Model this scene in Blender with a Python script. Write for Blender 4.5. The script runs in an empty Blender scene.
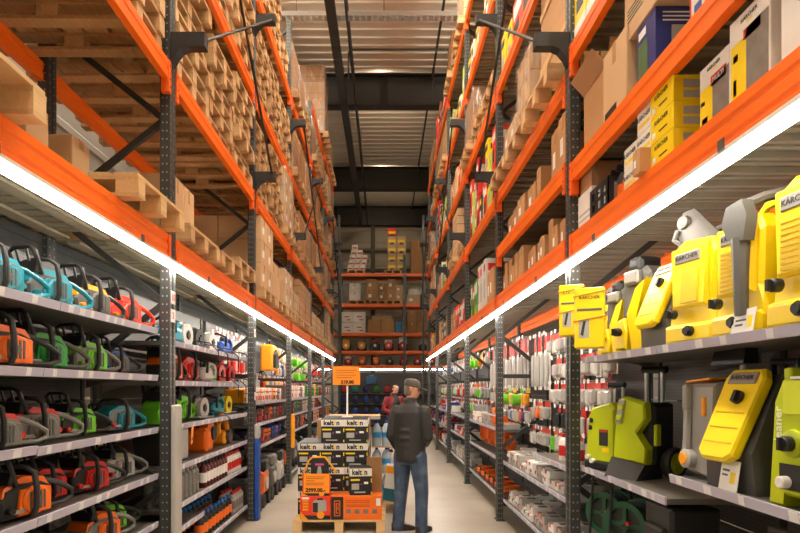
import bpy, bmesh, math, random
from mathutils import Vector, Matrix
R = random.Random(11)
SC = bpy.context.scene
C = SC.collection
PI = math.pi
FL, FR = 1.62, 1.41            # aisle faces of the two racks (metres from the camera axis)
RD = 1.0                      # rack depth
Y0, BAY = 4.4, 2.8            # first visible upright, bay pitch

# ------------------------------------------------------------------ materials
def lin(c):
    return tuple(((x / 255.0) / 12.92 if x / 255.0 <= .04045 else ((x / 255.0 + .055) / 1.055) ** 2.4) for x in c)

MATS = {}
def newmat(key):
    m = bpy.data.materials.new(key)
    m.use_nodes = True
    nt = m.node_tree
    b = nt.nodes['Principled BSDF']
    MATS[key] = m
    return m, nt, b

def pm(rgb, rough=.5, metal=0., var=.1, scale=7., bump=0.):
    key = 'finish_%d_%d_%d_%d_%d' % (*rgb, int(rough * 100), int(metal * 10) + int(bump * 1000))
    if key in MATS:
        return MATS[key]
    m, nt, b = newmat(key)
    N, Lk = nt.nodes, nt.links
    tc = N.new('ShaderNodeTexCoord')
    no = N.new('ShaderNodeTexNoise'); no.inputs['Scale'].default_value = scale; no.inputs['Detail'].default_value = 4
    mx = N.new('ShaderNodeMixRGB')
    c = lin(rgb)
    mx.inputs[1].default_value = (*[x * (1 - var) for x in c], 1)
    mx.inputs[2].default_value = (*[min(1, x * (1 + var)) for x in c], 1)
    Lk.new(tc.outputs['Object'], no.inputs['Vector'])
    Lk.new(no.outputs['Fac'], mx.inputs[0])
    Lk.new(mx.outputs[0], b.inputs['Base Color'])
    b.inputs['Roughness'].default_value = rough
    b.inputs['Metallic'].default_value = metal
    if bump:
        bp = N.new('ShaderNodeBump'); bp.inputs['Strength'].default_value = bump; bp.inputs['Distance'].default_value = .01
        Lk.new(no.outputs['Fac'], bp.inputs['Height']); Lk.new(bp.outputs[0], b.inputs['Normal'])
    return m

def ramp(N, stops):
    r = N.new('ShaderNodeValToRGB')
    while len(r.color_ramp.elements) < len(stops):
        r.color_ramp.elements.new(.5)
    for e, (p, c) in zip(r.color_ramp.elements, stops):
        e.position = p; e.color = (*lin(c), 1)
    return r

def mk_wood(key, stops, stretch=(1.2, 14, 14)):
    m, nt, b = newmat(key)
    N, Lk = nt.nodes, nt.links
    tc = N.new('ShaderNodeTexCoord'); mp = N.new('ShaderNodeMapping'); mp.inputs['Scale'].default_value = stretch
    no = N.new('ShaderNodeTexNoise'); no.inputs['Scale'].default_value = 4; no.inputs['Detail'].default_value = 6
    ge = N.new('ShaderNodeNewGeometry'); oi = N.new('ShaderNodeObjectInfo')
    a1 = N.new('ShaderNodeMath'); a1.operation = 'MULTIPLY'; a1.inputs[1].default_value = .55
    a2 = N.new('ShaderNodeMath'); a2.operation = 'MULTIPLY_ADD'; a2.inputs[1].default_value = .38
    a3 = N.new('ShaderNodeMath'); a3.operation = 'MULTIPLY_ADD'; a3.inputs[1].default_value = .22
    Lk.new(tc.outputs['Object'], mp.inputs[0]); Lk.new(mp.outputs[0], no.inputs['Vector'])
    Lk.new(no.outputs['Fac'], a1.inputs[0])
    Lk.new(ge.outputs['Random Per Island'], a2.inputs[0]); Lk.new(a1.outputs[0], a2.inputs[2])
    Lk.new(oi.outputs['Random'], a3.inputs[0]); Lk.new(a2.outputs[0], a3.inputs[2])
    r = ramp(N, stops)
    Lk.new(a3.outputs[0], r.inputs[0]); Lk.new(r.outputs[0], b.inputs['Base Color'])
    b.inputs['Roughness'].default_value = .8
    bp = N.new('ShaderNodeBump'); bp.inputs['Strength'].default_value = .3; bp.inputs['Distance'].default_value = .004
    Lk.new(no.outputs['Fac'], bp.inputs['Height']); Lk.new(bp.outputs[0], b.inputs['Normal'])
    return m

WOOD = mk_wood('weathered_pallet_wood', [(.15, (112, 86, 58)), (.42, (172, 134, 90)), (.7, (200, 162, 114)), (1, (222, 190, 142))])
NEWWOOD = mk_wood('fresh_pallet_wood', [(.15, (162, 124, 78)), (.5, (206, 166, 112)), (1, (230, 196, 144))])
PLY = mk_wood('plywood', [(.1, (170, 128, 82)), (.6, (196, 152, 102)), (1, (206, 164, 116))], (.6, 3, 9))

def mk_card(key, rgb):
    m, nt, b = newmat(key)
    N, Lk = nt.nodes, nt.links
    tc = N.new('ShaderNodeTexCoord'); no = N.new('ShaderNodeTexNoise'); no.inputs['Scale'].default_value = 5; no.inputs['Detail'].default_value = 5
    oi = N.new('ShaderNodeObjectInfo')
    a = N.new('ShaderNodeMath'); a.operation = 'MULTIPLY_ADD'; a.inputs[1].default_value = .5
    a0 = N.new('ShaderNodeMath'); a0.operation = 'MULTIPLY'; a0.inputs[1].default_value = .5
    mx = N.new('ShaderNodeMixRGB'); c = lin(rgb)
    mx.inputs[1].default_value = (*[x * .78 for x in c], 1); mx.inputs[2].default_value = (*[min(1, x * 1.2) for x in c], 1)
    Lk.new(tc.outputs['Object'], no.inputs['Vector']); Lk.new(no.outputs['Fac'], a0.inputs[0])
    Lk.new(oi.outputs['Random'], a.inputs[0]); Lk.new(a0.outputs[0], a.inputs[2])
    Lk.new(a.outputs[0], mx.inputs[0]); Lk.new(mx.outputs[0], b.inputs['Base Color'])
    b.inputs['Roughness'].default_value = .75
    return m
CARD = mk_card('brown_cardboard', (186, 140, 92))
CARD2 = mk_card('beige_cardboard', (202, 166, 124))
CARD3 = mk_card('dark_cardboard', (156, 112, 66))
CARDW = mk_card('white_cardboard', (228, 222, 212))
DECKWOOD = mk_wood('grey_board', [(.15, (88, 82, 66)), (.5, (122, 114, 92)), (1, (146, 136, 112))])
TAPE = pm((196, 158, 110), .25)
ORANGE = pm((255, 114, 14), .38, 0, .03, 1)
ORANGE2 = pm((246, 100, 18), .45, 0, .04, 1)
DARK = pm((52, 52, 50), .45, .3)
BLACK = pm((26, 25, 24), .5)
RUBBER = pm((38, 37, 35), .65)
GREY = pm((122, 120, 114), .45)
LGREY = pm((176, 172, 166), .45)
MGREY = pm((88, 86, 82), .5)
SILVER = pm((190, 190, 186), .35, .7)
WHITE = pm((232, 228, 220), .5)
PAPER = pm((240, 238, 232), .6, 0, .02)
RED = pm((205, 34, 26), .4)
ORED = pm((232, 60, 26), .4)
SAWORANGE = pm((244, 112, 20), .4)
SIGN = pm((255, 148, 22), .5, 0, .03)
AMBER = pm((246, 160, 22), .4)
YELLOW = pm((248, 214, 12), .38, 0, .05)
LIME = pm((190, 204, 14), .38, 0, .06)
GREEN = pm((34, 150, 54), .42)
BGREEN = pm((112, 206, 36), .42)
DGREEN = pm((24, 78, 50), .45)
TEAL = pm((22, 128, 144), .42)
BLUE = pm((26, 74, 160), .45)
NAVY = pm((34, 40, 110), .45)
SKIN = pm((206, 148, 118), .55)
PURPLE = pm((120, 50, 140), .45)
PINK = pm((214, 90, 140), .45)

def mk_perf():
    m, nt, b = newmat('perforated_rack_steel')
    N, Lk = nt.nodes, nt.links
    tc = N.new('ShaderNodeTexCoord'); sp = N.new('ShaderNodeSeparateXYZ'); Lk.new(tc.outputs['Object'], sp.inputs[0])
    sn = N.new('ShaderNodeSeparateXYZ'); Lk.new(tc.outputs['Normal'], sn.inputs[0])
    def mt(op, a, b_=None, c_=None):
        n = N.new('ShaderNodeMath'); n.operation = op
        for i, x in enumerate((a, b_, c_)):
            if x is None: continue
            if isinstance(x, (int, float)): n.inputs[i].default_value = x
            else: Lk.new(x, n.inputs[i])
        return n.outputs[0]
    anx = mt('ABSOLUTE', sn.outputs[0]); sel = mt('GREATER_THAN', anx, .5)
    ay, ax = mt('ABSOLUTE', sp.outputs[1]), mt('ABSOLUTE', sp.outputs[0])
    u = mt('ADD', mt('MULTIPLY', mt('SUBTRACT', ay, .03), sel), mt('MULTIPLY', mt('SUBTRACT', ax, .016), mt('SUBTRACT', 1, sel)))
    fz = mt('MULTIPLY', mt('SUBTRACT', mt('FRACT', mt('MULTIPLY', sp.outputs[2], 16.)), .5), 1 / 16.)
    d = mt('ADD', mt('POWER', u, 2), mt('POWER', fz, 2))
    mask = mt('LESS_THAN', d, .0065 ** 2)
    mx = N.new('ShaderNodeMixRGB'); Lk.new(mask, mx.inputs[0])
    mx.inputs[1].default_value = (*lin((74, 75, 73)), 1); mx.inputs[2].default_value = (*lin((166, 164, 158)), 1)  # pale dots stand in for the lit background seen through the holes
    Lk.new(mx.outputs[0], b.inputs['Base Color'])
    b.inputs['Roughness'].default_value = .38; b.inputs['Metallic'].default_value = .45
    return m
PERF = mk_perf()

def mk_emit(key, rgb, s):
    m, nt, b = newmat(key)
    b.inputs['Base Color'].default_value = (.9, .9, .9, 1)
    b.inputs['Emission Color'].default_value = (*rgb, 1)
    b.inputs['Emission Strength'].default_value = s
    return m
LED_S = 24.0
LED = mk_emit('led_tube_glow', (1.0, .97, .86), LED_S)
LAMP = mk_emit('high_bay_glow', (1.0, .9, .76), 310.)
SIGNO = None
FARFILL = mk_emit('far_lamp_glow', (1.0, .80, .56), 55.)  # glow of the fill lamps added to brighten the far end

def mk_floor():
    m, nt, b = newmat('polished_concrete')
    N, Lk = nt.nodes, nt.links
    tc = N.new('ShaderNodeTexCoord')
    n1 = N.new('ShaderNodeTexNoise'); n1.inputs['Scale'].default_value = 1.1; n1.inputs['Detail'].default_value = 7
    n2 = N.new('ShaderNodeTexNoise'); n2.inputs['Scale'].default_value = 45; n2.inputs['Detail'].default_value = 3
    ad = N.new('ShaderNodeMath'); ad.operation = 'MULTIPLY_ADD'; ad.inputs[1].default_value = .3
    Lk.new(tc.outputs['Object'], n1.inputs['Vector']); Lk.new(tc.outputs['Object'], n2.inputs['Vector'])
    Lk.new(n2.outputs['Fac'], ad.inputs[0]); Lk.new(n1.outputs['Fac'], ad.inputs[2])
    r = ramp(N, [(.35, (138, 128, 114)), (.62, (172, 161, 145)), (.85, (188, 177, 160))])
    Lk.new(ad.outputs[0], r.inputs[0]); Lk.new(r.outputs[0], b.inputs['Base Color'])
    r2 = N.new('ShaderNodeMapRange'); r2.inputs[3].default_value = .22; r2.inputs[4].default_value = .42
    Lk.new(n1.outputs['Fac'], r2.inputs[0]); Lk.new(r2.outputs[0], b.inputs['Roughness'])
    return m
FLOORM = mk_floor()

def mk_wrap():
    m, nt, b = newmat('stretch_film')
    N, Lk = nt.nodes, nt.links
    tr = N.new('ShaderNodeBsdfTransparent'); gl = N.new('ShaderNodeBsdfGlossy'); gl.inputs['Roughness'].default_value = .18
    gl.inputs['Color'].default_value = (.9, .88, .84, 1)
    df = N.new('ShaderNodeBsdfDiffuse'); df.inputs['Color'].default_value = (.7, .66, .6, 1)
    no = N.new('ShaderNodeTexNoise'); no.inputs['Scale'].default_value = 7; no.inputs['Detail'].default_value = 6; no.inputs['Distortion'].default_value = 2
    tc = N.new('ShaderNodeTexCoord'); mp = N.new('ShaderNodeMapping'); mp.inputs['Scale'].default_value = (1, 1, .35)
    Lk.new(tc.outputs['Object'], mp.inputs[0]); Lk.new(mp.outputs[0], no.inputs['Vector'])
    bp = N.new('ShaderNodeBump'); bp.inputs['Strength'].default_value = .9; bp.inputs['Distance'].default_value = .03
    Lk.new(no.outputs['Fac'], bp.inputs['Height']); Lk.new(bp.outputs[0], gl.inputs['Normal']); Lk.new(bp.outputs[0], df.inputs['Normal'])
    m1 = N.new('ShaderNodeMixShader'); m1.inputs[0].default_value = .5; Lk.new(df.outputs[0], m1.inputs[1]); Lk.new(gl.outputs[0], m1.inputs[2])
    rr = N.new('ShaderNodeMapRange'); rr.inputs[1].default_value = .45; rr.inputs[2].default_value = .75; rr.inputs[3].default_value = .06; rr.inputs[4].default_value = .6
    Lk.new(no.outputs['Fac'], rr.inputs[0])
    m2 = N.new('ShaderNodeMixShader'); Lk.new(rr.outputs[0], m2.inputs[0]); Lk.new(tr.outputs[0], m2.inputs[1]); Lk.new(m1.outputs[0], m2.inputs[2])
    Lk.new(m2.outputs[0], N['Material Output'].inputs['Surface'])
    return m
WRAP = mk_wrap()

def mk_clear(key, rgb, alpha):
    m, nt, b = newmat(key)
    b.inputs['Base Color'].default_value = (*lin(rgb), 1); b.inputs['Alpha'].default_value = alpha; b.inputs['Roughness'].default_value = .12
    return m
CLEAR = mk_clear('clear_plastic', (214, 226, 234), .55)
BAG = mk_clear('clear_blister', (226, 222, 214), .8)

# ------------------------------------------------------------------ mesh builder
class MB:
    def __init__(s):
        s.v, s.f, s.m, s.s = [], [], [], []; s.T = None; s.mi = 0
    def add(s, vs, fs, smooth=False, mi=None):
        o = len(s.v)
        for p in vs:
            p = Vector(p)
            s.v.append(s.T @ p if s.T is not None else p)
        for f in fs:
            s.f.append([i + o for i in f]); s.m.append(s.mi if mi is None else mi); s.s.append(smooth)
        return s
    def box(s, x0, x1, y0, y1, z0, z1, mi=None):
        v = [(x, y, z) for x in (x0, x1) for y in (y0, y1) for z in (z0, z1)]
        return s.add(v, [(0, 1, 3, 2), (4, 6, 7, 5), (0, 4, 5, 1), (2, 3, 7, 6), (0, 2, 6, 4), (1, 5, 7, 3)], False, mi)
    def hull(s, pts, mi=None, smooth=False):
        bm = bmesh.new()
        for p in pts: bm.verts.new(p)
        r = bmesh.ops.convex_hull(bm, input=bm.verts)
        bad = [g for g in r['geom_interior'] + r['geom_unused'] if isinstance(g, bmesh.types.BMVert)]
        if bad: bmesh.ops.delete(bm, geom=list(set(bad)), context='VERTS')
        bmesh.ops.dissolve_limit(bm, angle_limit=.01, verts=bm.verts, edges=bm.edges)
        bm.verts.index_update()
        s.add([v.co.copy() for v in bm.verts], [[v.index for v in f.verts] for f in bm.faces], smooth, mi)
        bm.free(); return s
    def rbox(s, x0, x1, y0, y1, z0, z1, r, mi=None):
        P = []
        for x, sx in ((x0, 1), (x1, -1)):
            for y, sy in ((y0, 1), (y1, -1)):
                for z, sz in ((z0, 1), (z1, -1)):
                    P += [(x, y + sy * r, z + sz * r), (x + sx * r, y, z + sz * r), (x + sx * r, y + sy * r, z)]
                    q = r * .42
                    P.append((x + sx * q, y + sy * q, z + sz * q))
        return s.hull(P, mi)
    def prism(s, poly, ax, a0, a1, bev=0., mi=None):
        # poly: list of 2-D points; ax: axis of extrusion, polygon lies in the other two axes (x,z for y; y,z for x; x,y for z)
        def P(u, w, a):
            return {'x': (a, u, w), 'y': (u, a, w), 'z': (u, w, a)}[ax]
        n = len(poly)
        cx, cy = sum(p[0] for p in poly) / n, sum(p[1] for p in poly) / n
        ins = []
        if bev:
            for p in poly:
                d = math.hypot(p[0] - cx, p[1] - cy) or 1
                k = max(0, 1 - bev / d)
                ins.append((cx + (p[0] - cx) * k, cy + (p[1] - cy) * k))
            rings = [(ins, a0), (poly, a0 + bev), (poly, a1 - bev), (ins, a1)]
        else:
            rings = [(poly, a0), (poly, a1)]
        v, f = [], []
        for pl, a in rings: v += [P(p[0], p[1], a) for p in pl]
        for k in range(len(rings) - 1):
            for i in range(n):
                j = (i + 1) % n
                f.append((k * n + i, k * n + j, (k + 1) * n + j, (k + 1) * n + i))
        f.append(tuple(range(n))[::-1]); f.append(tuple(range((len(rings) - 1) * n, len(rings) * n)))
        return s.add(v, f, False, mi)
    def tube(s, path, r, n=8, closed=False, mi=None, caps=True, flat=1.):
        path = [Vector(p) for p in path]; k = len(path)
        rs = r if isinstance(r, (list, tuple)) else [r] * k
        v, f = [], []
        up = None
        for i, p in enumerate(path):
            a = path[(i - 1) % k] if (closed or i > 0) else p
            b = path[(i + 1) % k] if (closed or i < k - 1) else p
            t = (b - a).normalized()
            if up is None:
                up = Vector((0, 0, 1)) if abs(t.z) < .9 else Vector((0, 1, 0))
            x = t.cross(up)
            if x.length < 1e-4: x = t.orthogonal()
            x.normalize(); y = x.cross(t); up = y
            for j in range(n):
                an = 2 * PI * j / n
                v.append(p + x * math.cos(an) * rs[i] + y * math.sin(an) * rs[i] * flat)
        for i in range(k if closed else k - 1):
            for j in range(n):
                i2 = (i + 1) % k; j2 = (j + 1) % n
                f.append((i * n + j, i * n + j2, i2 * n + j2, i2 * n + j))
        s.add(v, f, True, mi)
        if caps and not closed:
            o = len(s.v) - len(v)
            s.f.append([o + j for j in range(n)][::-1]); s.m.append(s.mi if mi is None else mi); s.s.append(False)
            s.f.append([o + (k - 1) * n + j for j in range(n)]); s.m.append(s.mi if mi is None else mi); s.s.append(False)
        return s
    def lathe(s, prof, c=(0, 0, 0), ax='z', n=14, mi=None, smooth=True, ring=False):
        if ring: prof = list(prof) + [prof[0]]
        v, f = [], []
        for r, h in prof:
            for j in range(n):
                a = 2 * PI * j / n; u, w = r * math.cos(a), r * math.sin(a)
                p = {'z': (u, w, h), 'y': (u, h, w), 'x': (h, u, w)}[ax]
                v.append((p[0] + c[0], p[1] + c[1], p[2] + c[2]))
        k = len(prof)
        for i in range(k - 1):
            for j in range(n):
                j2 = (j + 1) % n
                f.append((i * n + j, i * n + j2, (i + 1) * n + j2, (i + 1) * n + j))
        s.add(v, f, smooth, mi)
        o = len(s.v) - len(v)
        if ring: return s
        for ring in ([o + j for j in range(n)][::-1], [o + (k - 1) * n + j for j in range(n)]):
            s.f.append(ring); s.m.append(s.mi if mi is None else mi); s.s.append(False)
        return s
    def cyl(s, c, r, h0, h1, ax='z', n=14, mi=None, ch=0.):
        pr = [(r, h0), (r, h1)] if not ch else [(r - ch, h0), (r, h0 + ch), (r, h1 - ch), (r - ch, h1)]
        return s.lathe(pr, c, ax, n, mi)
    def loft(s, rings, n=16, mi=None):
        # rings: (cx, cy, cz, rx, ry) horizontal ellipses
        v, f = [], []
        for cx, cy, cz, rx, ry in rings:
            for j in range(n):
                a = 2 * PI * j / n
                v.append((cx + rx * math.cos(a), cy + ry * math.sin(a), cz))
        k = len(rings)
        for i in range(k - 1):
            for j in range(n):
                j2 = (j + 1) % n
                f.append((i * n + j, i * n + j2, (i + 1) * n + j2, (i + 1) * n + j))
        f.append(tuple(range(n))[::-1]); f.append(tuple(range((k - 1) * n, k * n)))
        return s.add(v, f, True, mi)
    def mesh(s, name, mats):
        me = bpy.data.meshes.new(name)
        me.from_pydata([tuple(p) for p in s.v], [], s.f)
        for m in (mats if isinstance(mats, (list, tuple)) else [mats]): me.materials.append(m)
        me.polygons.foreach_set('material_index', s.m)
        me.polygons.foreach_set('use_smooth', s.s)
        bm = bmesh.new(); bm.from_mesh(me)
        bmesh.ops.recalc_face_normals(bm, faces=bm.faces)
        bm.to_mesh(me); bm.free()
        if any(s.s): me.set_sharp_from_angle(angle=.7)
        me.update()
        return me

# ------------------------------------------------------------------ objects
KIDS = {}
LABELS = {}
def reg(o, parent):
    C.objects.link(o)
    if parent is not None:
        o.parent = parent; KIDS.setdefault(parent.name, []).append(o)
    return o
def tag(o, label, cat, group=None):
    n = len(label.replace(',', ' ').split())
    if n > 16 or n < 4: print('LABEL LENGTH', n, label)
    if label in LABELS and not (group and LABELS[label] == group): print('LABEL TWICE', label)
    LABELS[label] = group
    o['label'] = label; o['category'] = cat
    if group: o['group'] = group
    return o
def part(mb, name, mats, parent, label=None, loc=None):
    o = bpy.data.objects.new(name, mb.mesh(name, mats) if isinstance(mb, MB) else mb)
    if loc: o.location = loc
    if label: o['label'] = label
    return reg(o, parent)
def empty(name):
    o = bpy.data.objects.new(name, None); o.empty_display_size = .1
    return reg(o, None)
def struct(mb, name, mats):
    o = part(mb, name, mats, None); o['kind'] = 'structure'
    return o
def dup(root):
    r = root.copy(); C.objects.link(r)
    for ch in KIDS.get(root.name, []):
        c = ch.copy(); reg(c, r)
        for g in KIDS.get(ch.name, []):
            reg(g.copy(), c)
    return r
PROTO = {}
def put(key, maker, loc, rz, label, cat, group=None, sc=1., rx=0., ry=0.):
    """First use builds the thing, later uses copy it with its parts."""
    if key in PROTO: o = dup(PROTO[key])
    else: o = PROTO[key] = maker()
    o.location = loc; o.rotation_euler = (rx, ry, rz)
    o.scale = (sc, sc, sc) if isinstance(sc, (int, float)) else sc
    for k in ('label', 'category', 'group'):
        if k in o: del o[k]
    return tag(o, label, cat, group)
TXT = {}
def text(txt, size, mat, parent, loc, rz=0., rx=PI / 2, name='lettering', ry=0., align='CENTER', sx=1., bold=0.):
    key = (txt, size, mat.name, align, bold)
    if key not in TXT:
        cu = bpy.data.curves.new('lettering', 'FONT'); cu.body = txt; cu.size = size; cu.align_x = align; cu.align_y = 'CENTER'; cu.extrude = .0006; cu.offset = bold; cu.resolution_u = 2
        ob = bpy.data.objects.new('tmp', cu); C.objects.link(ob)
        dg = bpy.context.evaluated_depsgraph_get()
        me = bpy.data.meshes.new_from_object(ob.evaluated_get(dg)); me.name = 'lettering'
        bpy.data.objects.remove(ob); bpy.data.curves.remove(cu)
        me.materials.clear(); me.materials.append(mat)
        TXT[key] = me
    o = bpy.data.objects.new(name, TXT[key]); o.location = loc; o.rotation_euler = (rx, ry, rz); o.scale = (sx, 1, 1)
    return reg(o, parent)

ORD = 'zeroth first second third fourth fifth sixth seventh eighth ninth tenth eleventh twelfth thirteenth fourteenth fifteenth sixteenth seventeenth eighteenth nineteenth twentieth'.split()
def od(n):
    if n <= 20: return ORD[n]
    t = {2: 'twenty', 3: 'thirty', 4: 'forty', 5: 'fifty', 6: 'sixty', 7: 'seventy', 8: 'eighty', 9: 'ninety'}[n // 10]
    return t + '-' + ORD[n % 10] if n % 10 else t[:-1] + 'ieth'
BAYW = {0: 'nearest', 1: 'second', 2: 'third', 3: 'fourth', 4: 'fifth', 5: 'farthest'}
def at(side, y, dep, z):
    return ((-FL - dep, y, z), PI / 2) if side == 'L' else ((FR + dep, y, z), -PI / 2)
SIDE = {'L': 'left', 'R': 'right'}
def bay0(k): return Y0 + BAY * (k - 1)      # near boundary of bay k (0 = nearest)
# ------------------------------------------------------------------ hall shell
YB, YE, XL, XR, ZR = -5.0, 28.8, -5.2, 5.0, 10.75
struct(MB().box(XL, XR, YB, YE, -.1, 0), 'floor', FLOORM)
def sheet(name, mats, org, du, dv, L1, L2, period, depth, nrm, kind='structure'):
    """trapezoid-ribbed cladding sheet: ribs run along dv, profile steps along du"""
    du, dv, nrm, org = Vector(du), Vector(dv), Vector(nrm), Vector(org)
    prof, t = [], 0.
    while t < L1:
        for a, d in ((0, 0), (.62, 0), (.7, 1), (.92, 1)):
            if t + a * period <= L1: prof.append((t + a * period, d * depth))
        t += period
    prof.append((L1, 0))
    v = []
    for a, d in prof:
        v += [org + du * a + nrm * d, org + du * a + dv * L2 + nrm * d]
    f = [(2 * i, 2 * i + 1, 2 * i + 3, 2 * i + 2) for i in range(len(prof) - 1)]
    b = MB().add(v, f)
    o = struct(b, name, mats)
    return o
ROOFM = pm((236, 224, 206), .5, .1, .06, .6)
CLAD = pm((168, 158, 140), .5, .1, .05, .5)
CLADG = pm((150, 146, 138), .5, .1, .05, .5)
sheet('ceiling', ROOFM, (XL, YB, ZR + .06), (0, 1, 0), (1, 0, 0), YE - YB, XR - XL, .34, .022, (0, 0, -1))
struct(MB().box(XL, XR, YB, YE, ZR + .07, ZR + .2), 'roof_slab', GREY)
sheet('wall_back', CLAD, (XL, YE, 0), (0, 0, 1), (1, 0, 0), ZR + .06, XR - XL, .9, .03, (0, -1, 0))
struct(MB().box(XL, XR, YE + .01, YE + .15, -.1, ZR + .2), 'wall_back_core', GREY)
sheet('wall_left', CLADG, (XL, YB, 0), (0, 0, 1), (0, 1, 0), ZR + .06, YE - YB, .5, .03, (1, 0, 0))
struct(MB().box(XL - .15, XL - .01, YB, YE, -.1, ZR + .2), 'wall_left_core', GREY)
sheet('wall_right', CLADG, (XR, YB, 0), (0, 0, 1), (0, 1, 0), ZR + .06, YE - YB, .5, .03, (-1, 0, 0))
struct(MB().box(XR + .01, XR + .15, YB, YE, -.1, ZR + .2), 'wall_right_core', GREY)
struct(MB().box(XL, XR, YB - .15, YB - .01, -.1, ZR + .2), 'wall_front', CLADG)
FRAME = pm((40, 34, 28), .5, .2)
def portal(y):
    b = MB()
    b.box(XL + .05, XR - .05, y - .012, y + .012, 9.8, 10.69)          # web
    b.box(XL + .05, XR - .05, y - .16, y + .16, 9.77, 9.8); b.box(XL + .05, XR - .05, y - .16, y + .16, 10.66, 10.69)
    for x in (-4.6, -2.3, 0, 2.3, 4.6): b.box(x - .008, x + .008, y - .15, y + .15, 9.8, 10.66)
    return b
for i, y in enumerate((2.8, 9.7, 16.6, 23.5, 28.55)):
    struct(portal(y), 'trim_%d' % (i + 1), FRAME)
PURL = pm((70, 60, 50), .5, .3)
for i, x in enumerate((-3.1, -.85, 1.4, 3.65)):
    b = MB()
    b.box(x - .01, x + .01, YB + .1, YE - .1, 10.56, 10.7); b.box(x - .05, x + .01, YB + .1, YE - .1, 10.55, 10.56)
    for y in (9.7, 16.6, 23.5):                                        # fly braces down to each frame
        b.tube([(x, y - .5, 10.57), (x, y - .16, 10.2)], .02, 4)
    struct(b, 'trim_%d' % (i + 6), PURL)
b = MB()
for x in (-.55, 4.9): b.box(x - .1, x + .1, YE - .3, YE - .06, 0, 9.8)
for z in (7.6, 8.55): b.box(XL + .1, XR - .1, YE - .12, YE - .04, z - .06, z + .06)
struct(b, 'trim_10', PURL)

# cable tray and pipes under the roof
e = empty('cable_tray')
b = MB(); y = 13.1
b.box(XL + .1, XR - .1, y - .1, y - .094, 10.1, 10.2); b.box(XL + .1, XR - .1, y + .094, y + .1, 10.1, 10.2)
part(b, 'side_rail', SILVER, e)
b = MB(); x = XL + .2
while x < XR - .2: b.box(x, x + .09, y - .094, y + .094, 10.1, 10.106); x += .14
part(b, 'tray_rung', SILVER, e)
b = MB()
for x in (-4, -2, 0, 2, 4): b.tube([(x, y, 10.1), (x, y, 10.7)], .008, 5)
part(b, 'hanger_rod', DARK, e)
tag(e, 'perforated galvanized cable tray crossing under the hall roof', 'cable tray')
e = empty('cable_tray')
b = MB()
b.box(-1.23, -1.22, 6, 28, 9.62, 9.72); b.box(-1.03, -1.02, 6, 28, 9.62, 9.72); b.box(-1.22, -1.03, 6, 28, 9.62, 9.63)
part(b, 'trough', DARK, e)
b = MB()
for k in range(3): b.tube([(-1.17 + k * .045, 6, 9.65), (-1.17 + k * .045, 28, 9.65)], .018, 6)
part(b, 'cable', BLACK, e)
b = MB()
for k in range(10): b.tube([(-1.125, 7.2 + 2.2 * k, 9.63), (-1.125, 7.2 + 2.2 * k, 10.6)], .008, 5)
part(b, 'hanger_rod', DARK, e)
tag(e, 'long dark cable tray running along the aisle under the roof', 'cable tray')
b = MB(); b.tube([(-.8, 6, 9.66), (-.8, 16.3, 9.66), (-.8, 28, 9.66)], .03, 8)
o = part(b, 'conduit_pipe', DARK, None); part(MB().tube([(-.8, 7, 9.68), (-.8, 7, 10.7)], .008, 5), 'pipe_hanger', DARK, o); part(MB().tube([(-.8, 20, 9.68), (-.8, 20, 10.7)], .008, 5), 'pipe_hanger', DARK, o); tag(o, 'thin dark pipe running beside the long cable tray', 'pipe')
b = MB(); b.tube([(-.92, 14.9, 9.7), (-.92, 14.9, 10.35), (-.9, 14.9, 10.42), (-.83, 14.9, 10.45), (4.6, 14.9, 10.45)], .025, 8)
o = part(b, 'conduit_pipe', DARK, None); tag(o, 'thin dark pipe bent down at one end, crossing the roof before the steel beam', 'pipe')

# unseen high-bay lamps over the aisle; far and side ones added for light
def mk_lamp(glow=None):
    e = empty('high_bay_lamp')
    part(MB().lathe([(.05, .3), (.08, .28), (.09, .16), (.06, .14)], n=16), 'cap', SILVER, e)
    part(MB().lathe([(.06, .14), (.13, .08), (.15, 0), (.13, -.08), (.06, -.13), (.01, -.14)], n=18), 'globe', glow or LAMP, e)
    part(MB().tube([(0, 0, .3), (0, 0, 10.69 - 10.33)], .01, 6), 'hanger', BLACK, e)
    return e
for i, (y, z) in enumerate(((-2.5, 10.33), (1.5, 10.33), (5.2, 10.33), (8.4, 10.33)), ):
    put('lamp', mk_lamp, (-.1, y, z), 0, 'globe lamp under the roof over the aisle, %s one from the shop entrance' % od(i + 1), 'lamp', 'roof lamps')
for i, (y, z) in enumerate(((17.45, 10.36), (24.3, 10.36))):  # unseen fill lamps, added behind the beams to light roof and end wall
    put('lampd', lambda: mk_lamp(FARFILL), (-.1, y, z), 0, 'dim globe lamp tucked behind a dark roof beam, %s one from the shop entrance' % od(i + 1), 'lamp', 'roof lamps')
for s, x in (('left', -4.0), ('right', 3.8)):  # out-of-view lamps added to light the racks from behind
    for i, y in enumerate((1.0, 5.0, 8.6, 12.0)):
        put('lamp', mk_lamp, (x, y, 10.33), 0, 'globe lamp under the roof behind the %s rack, %s from the shop entrance' % (s, od(i + 1)), 'lamp', 'roof lamps')

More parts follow.
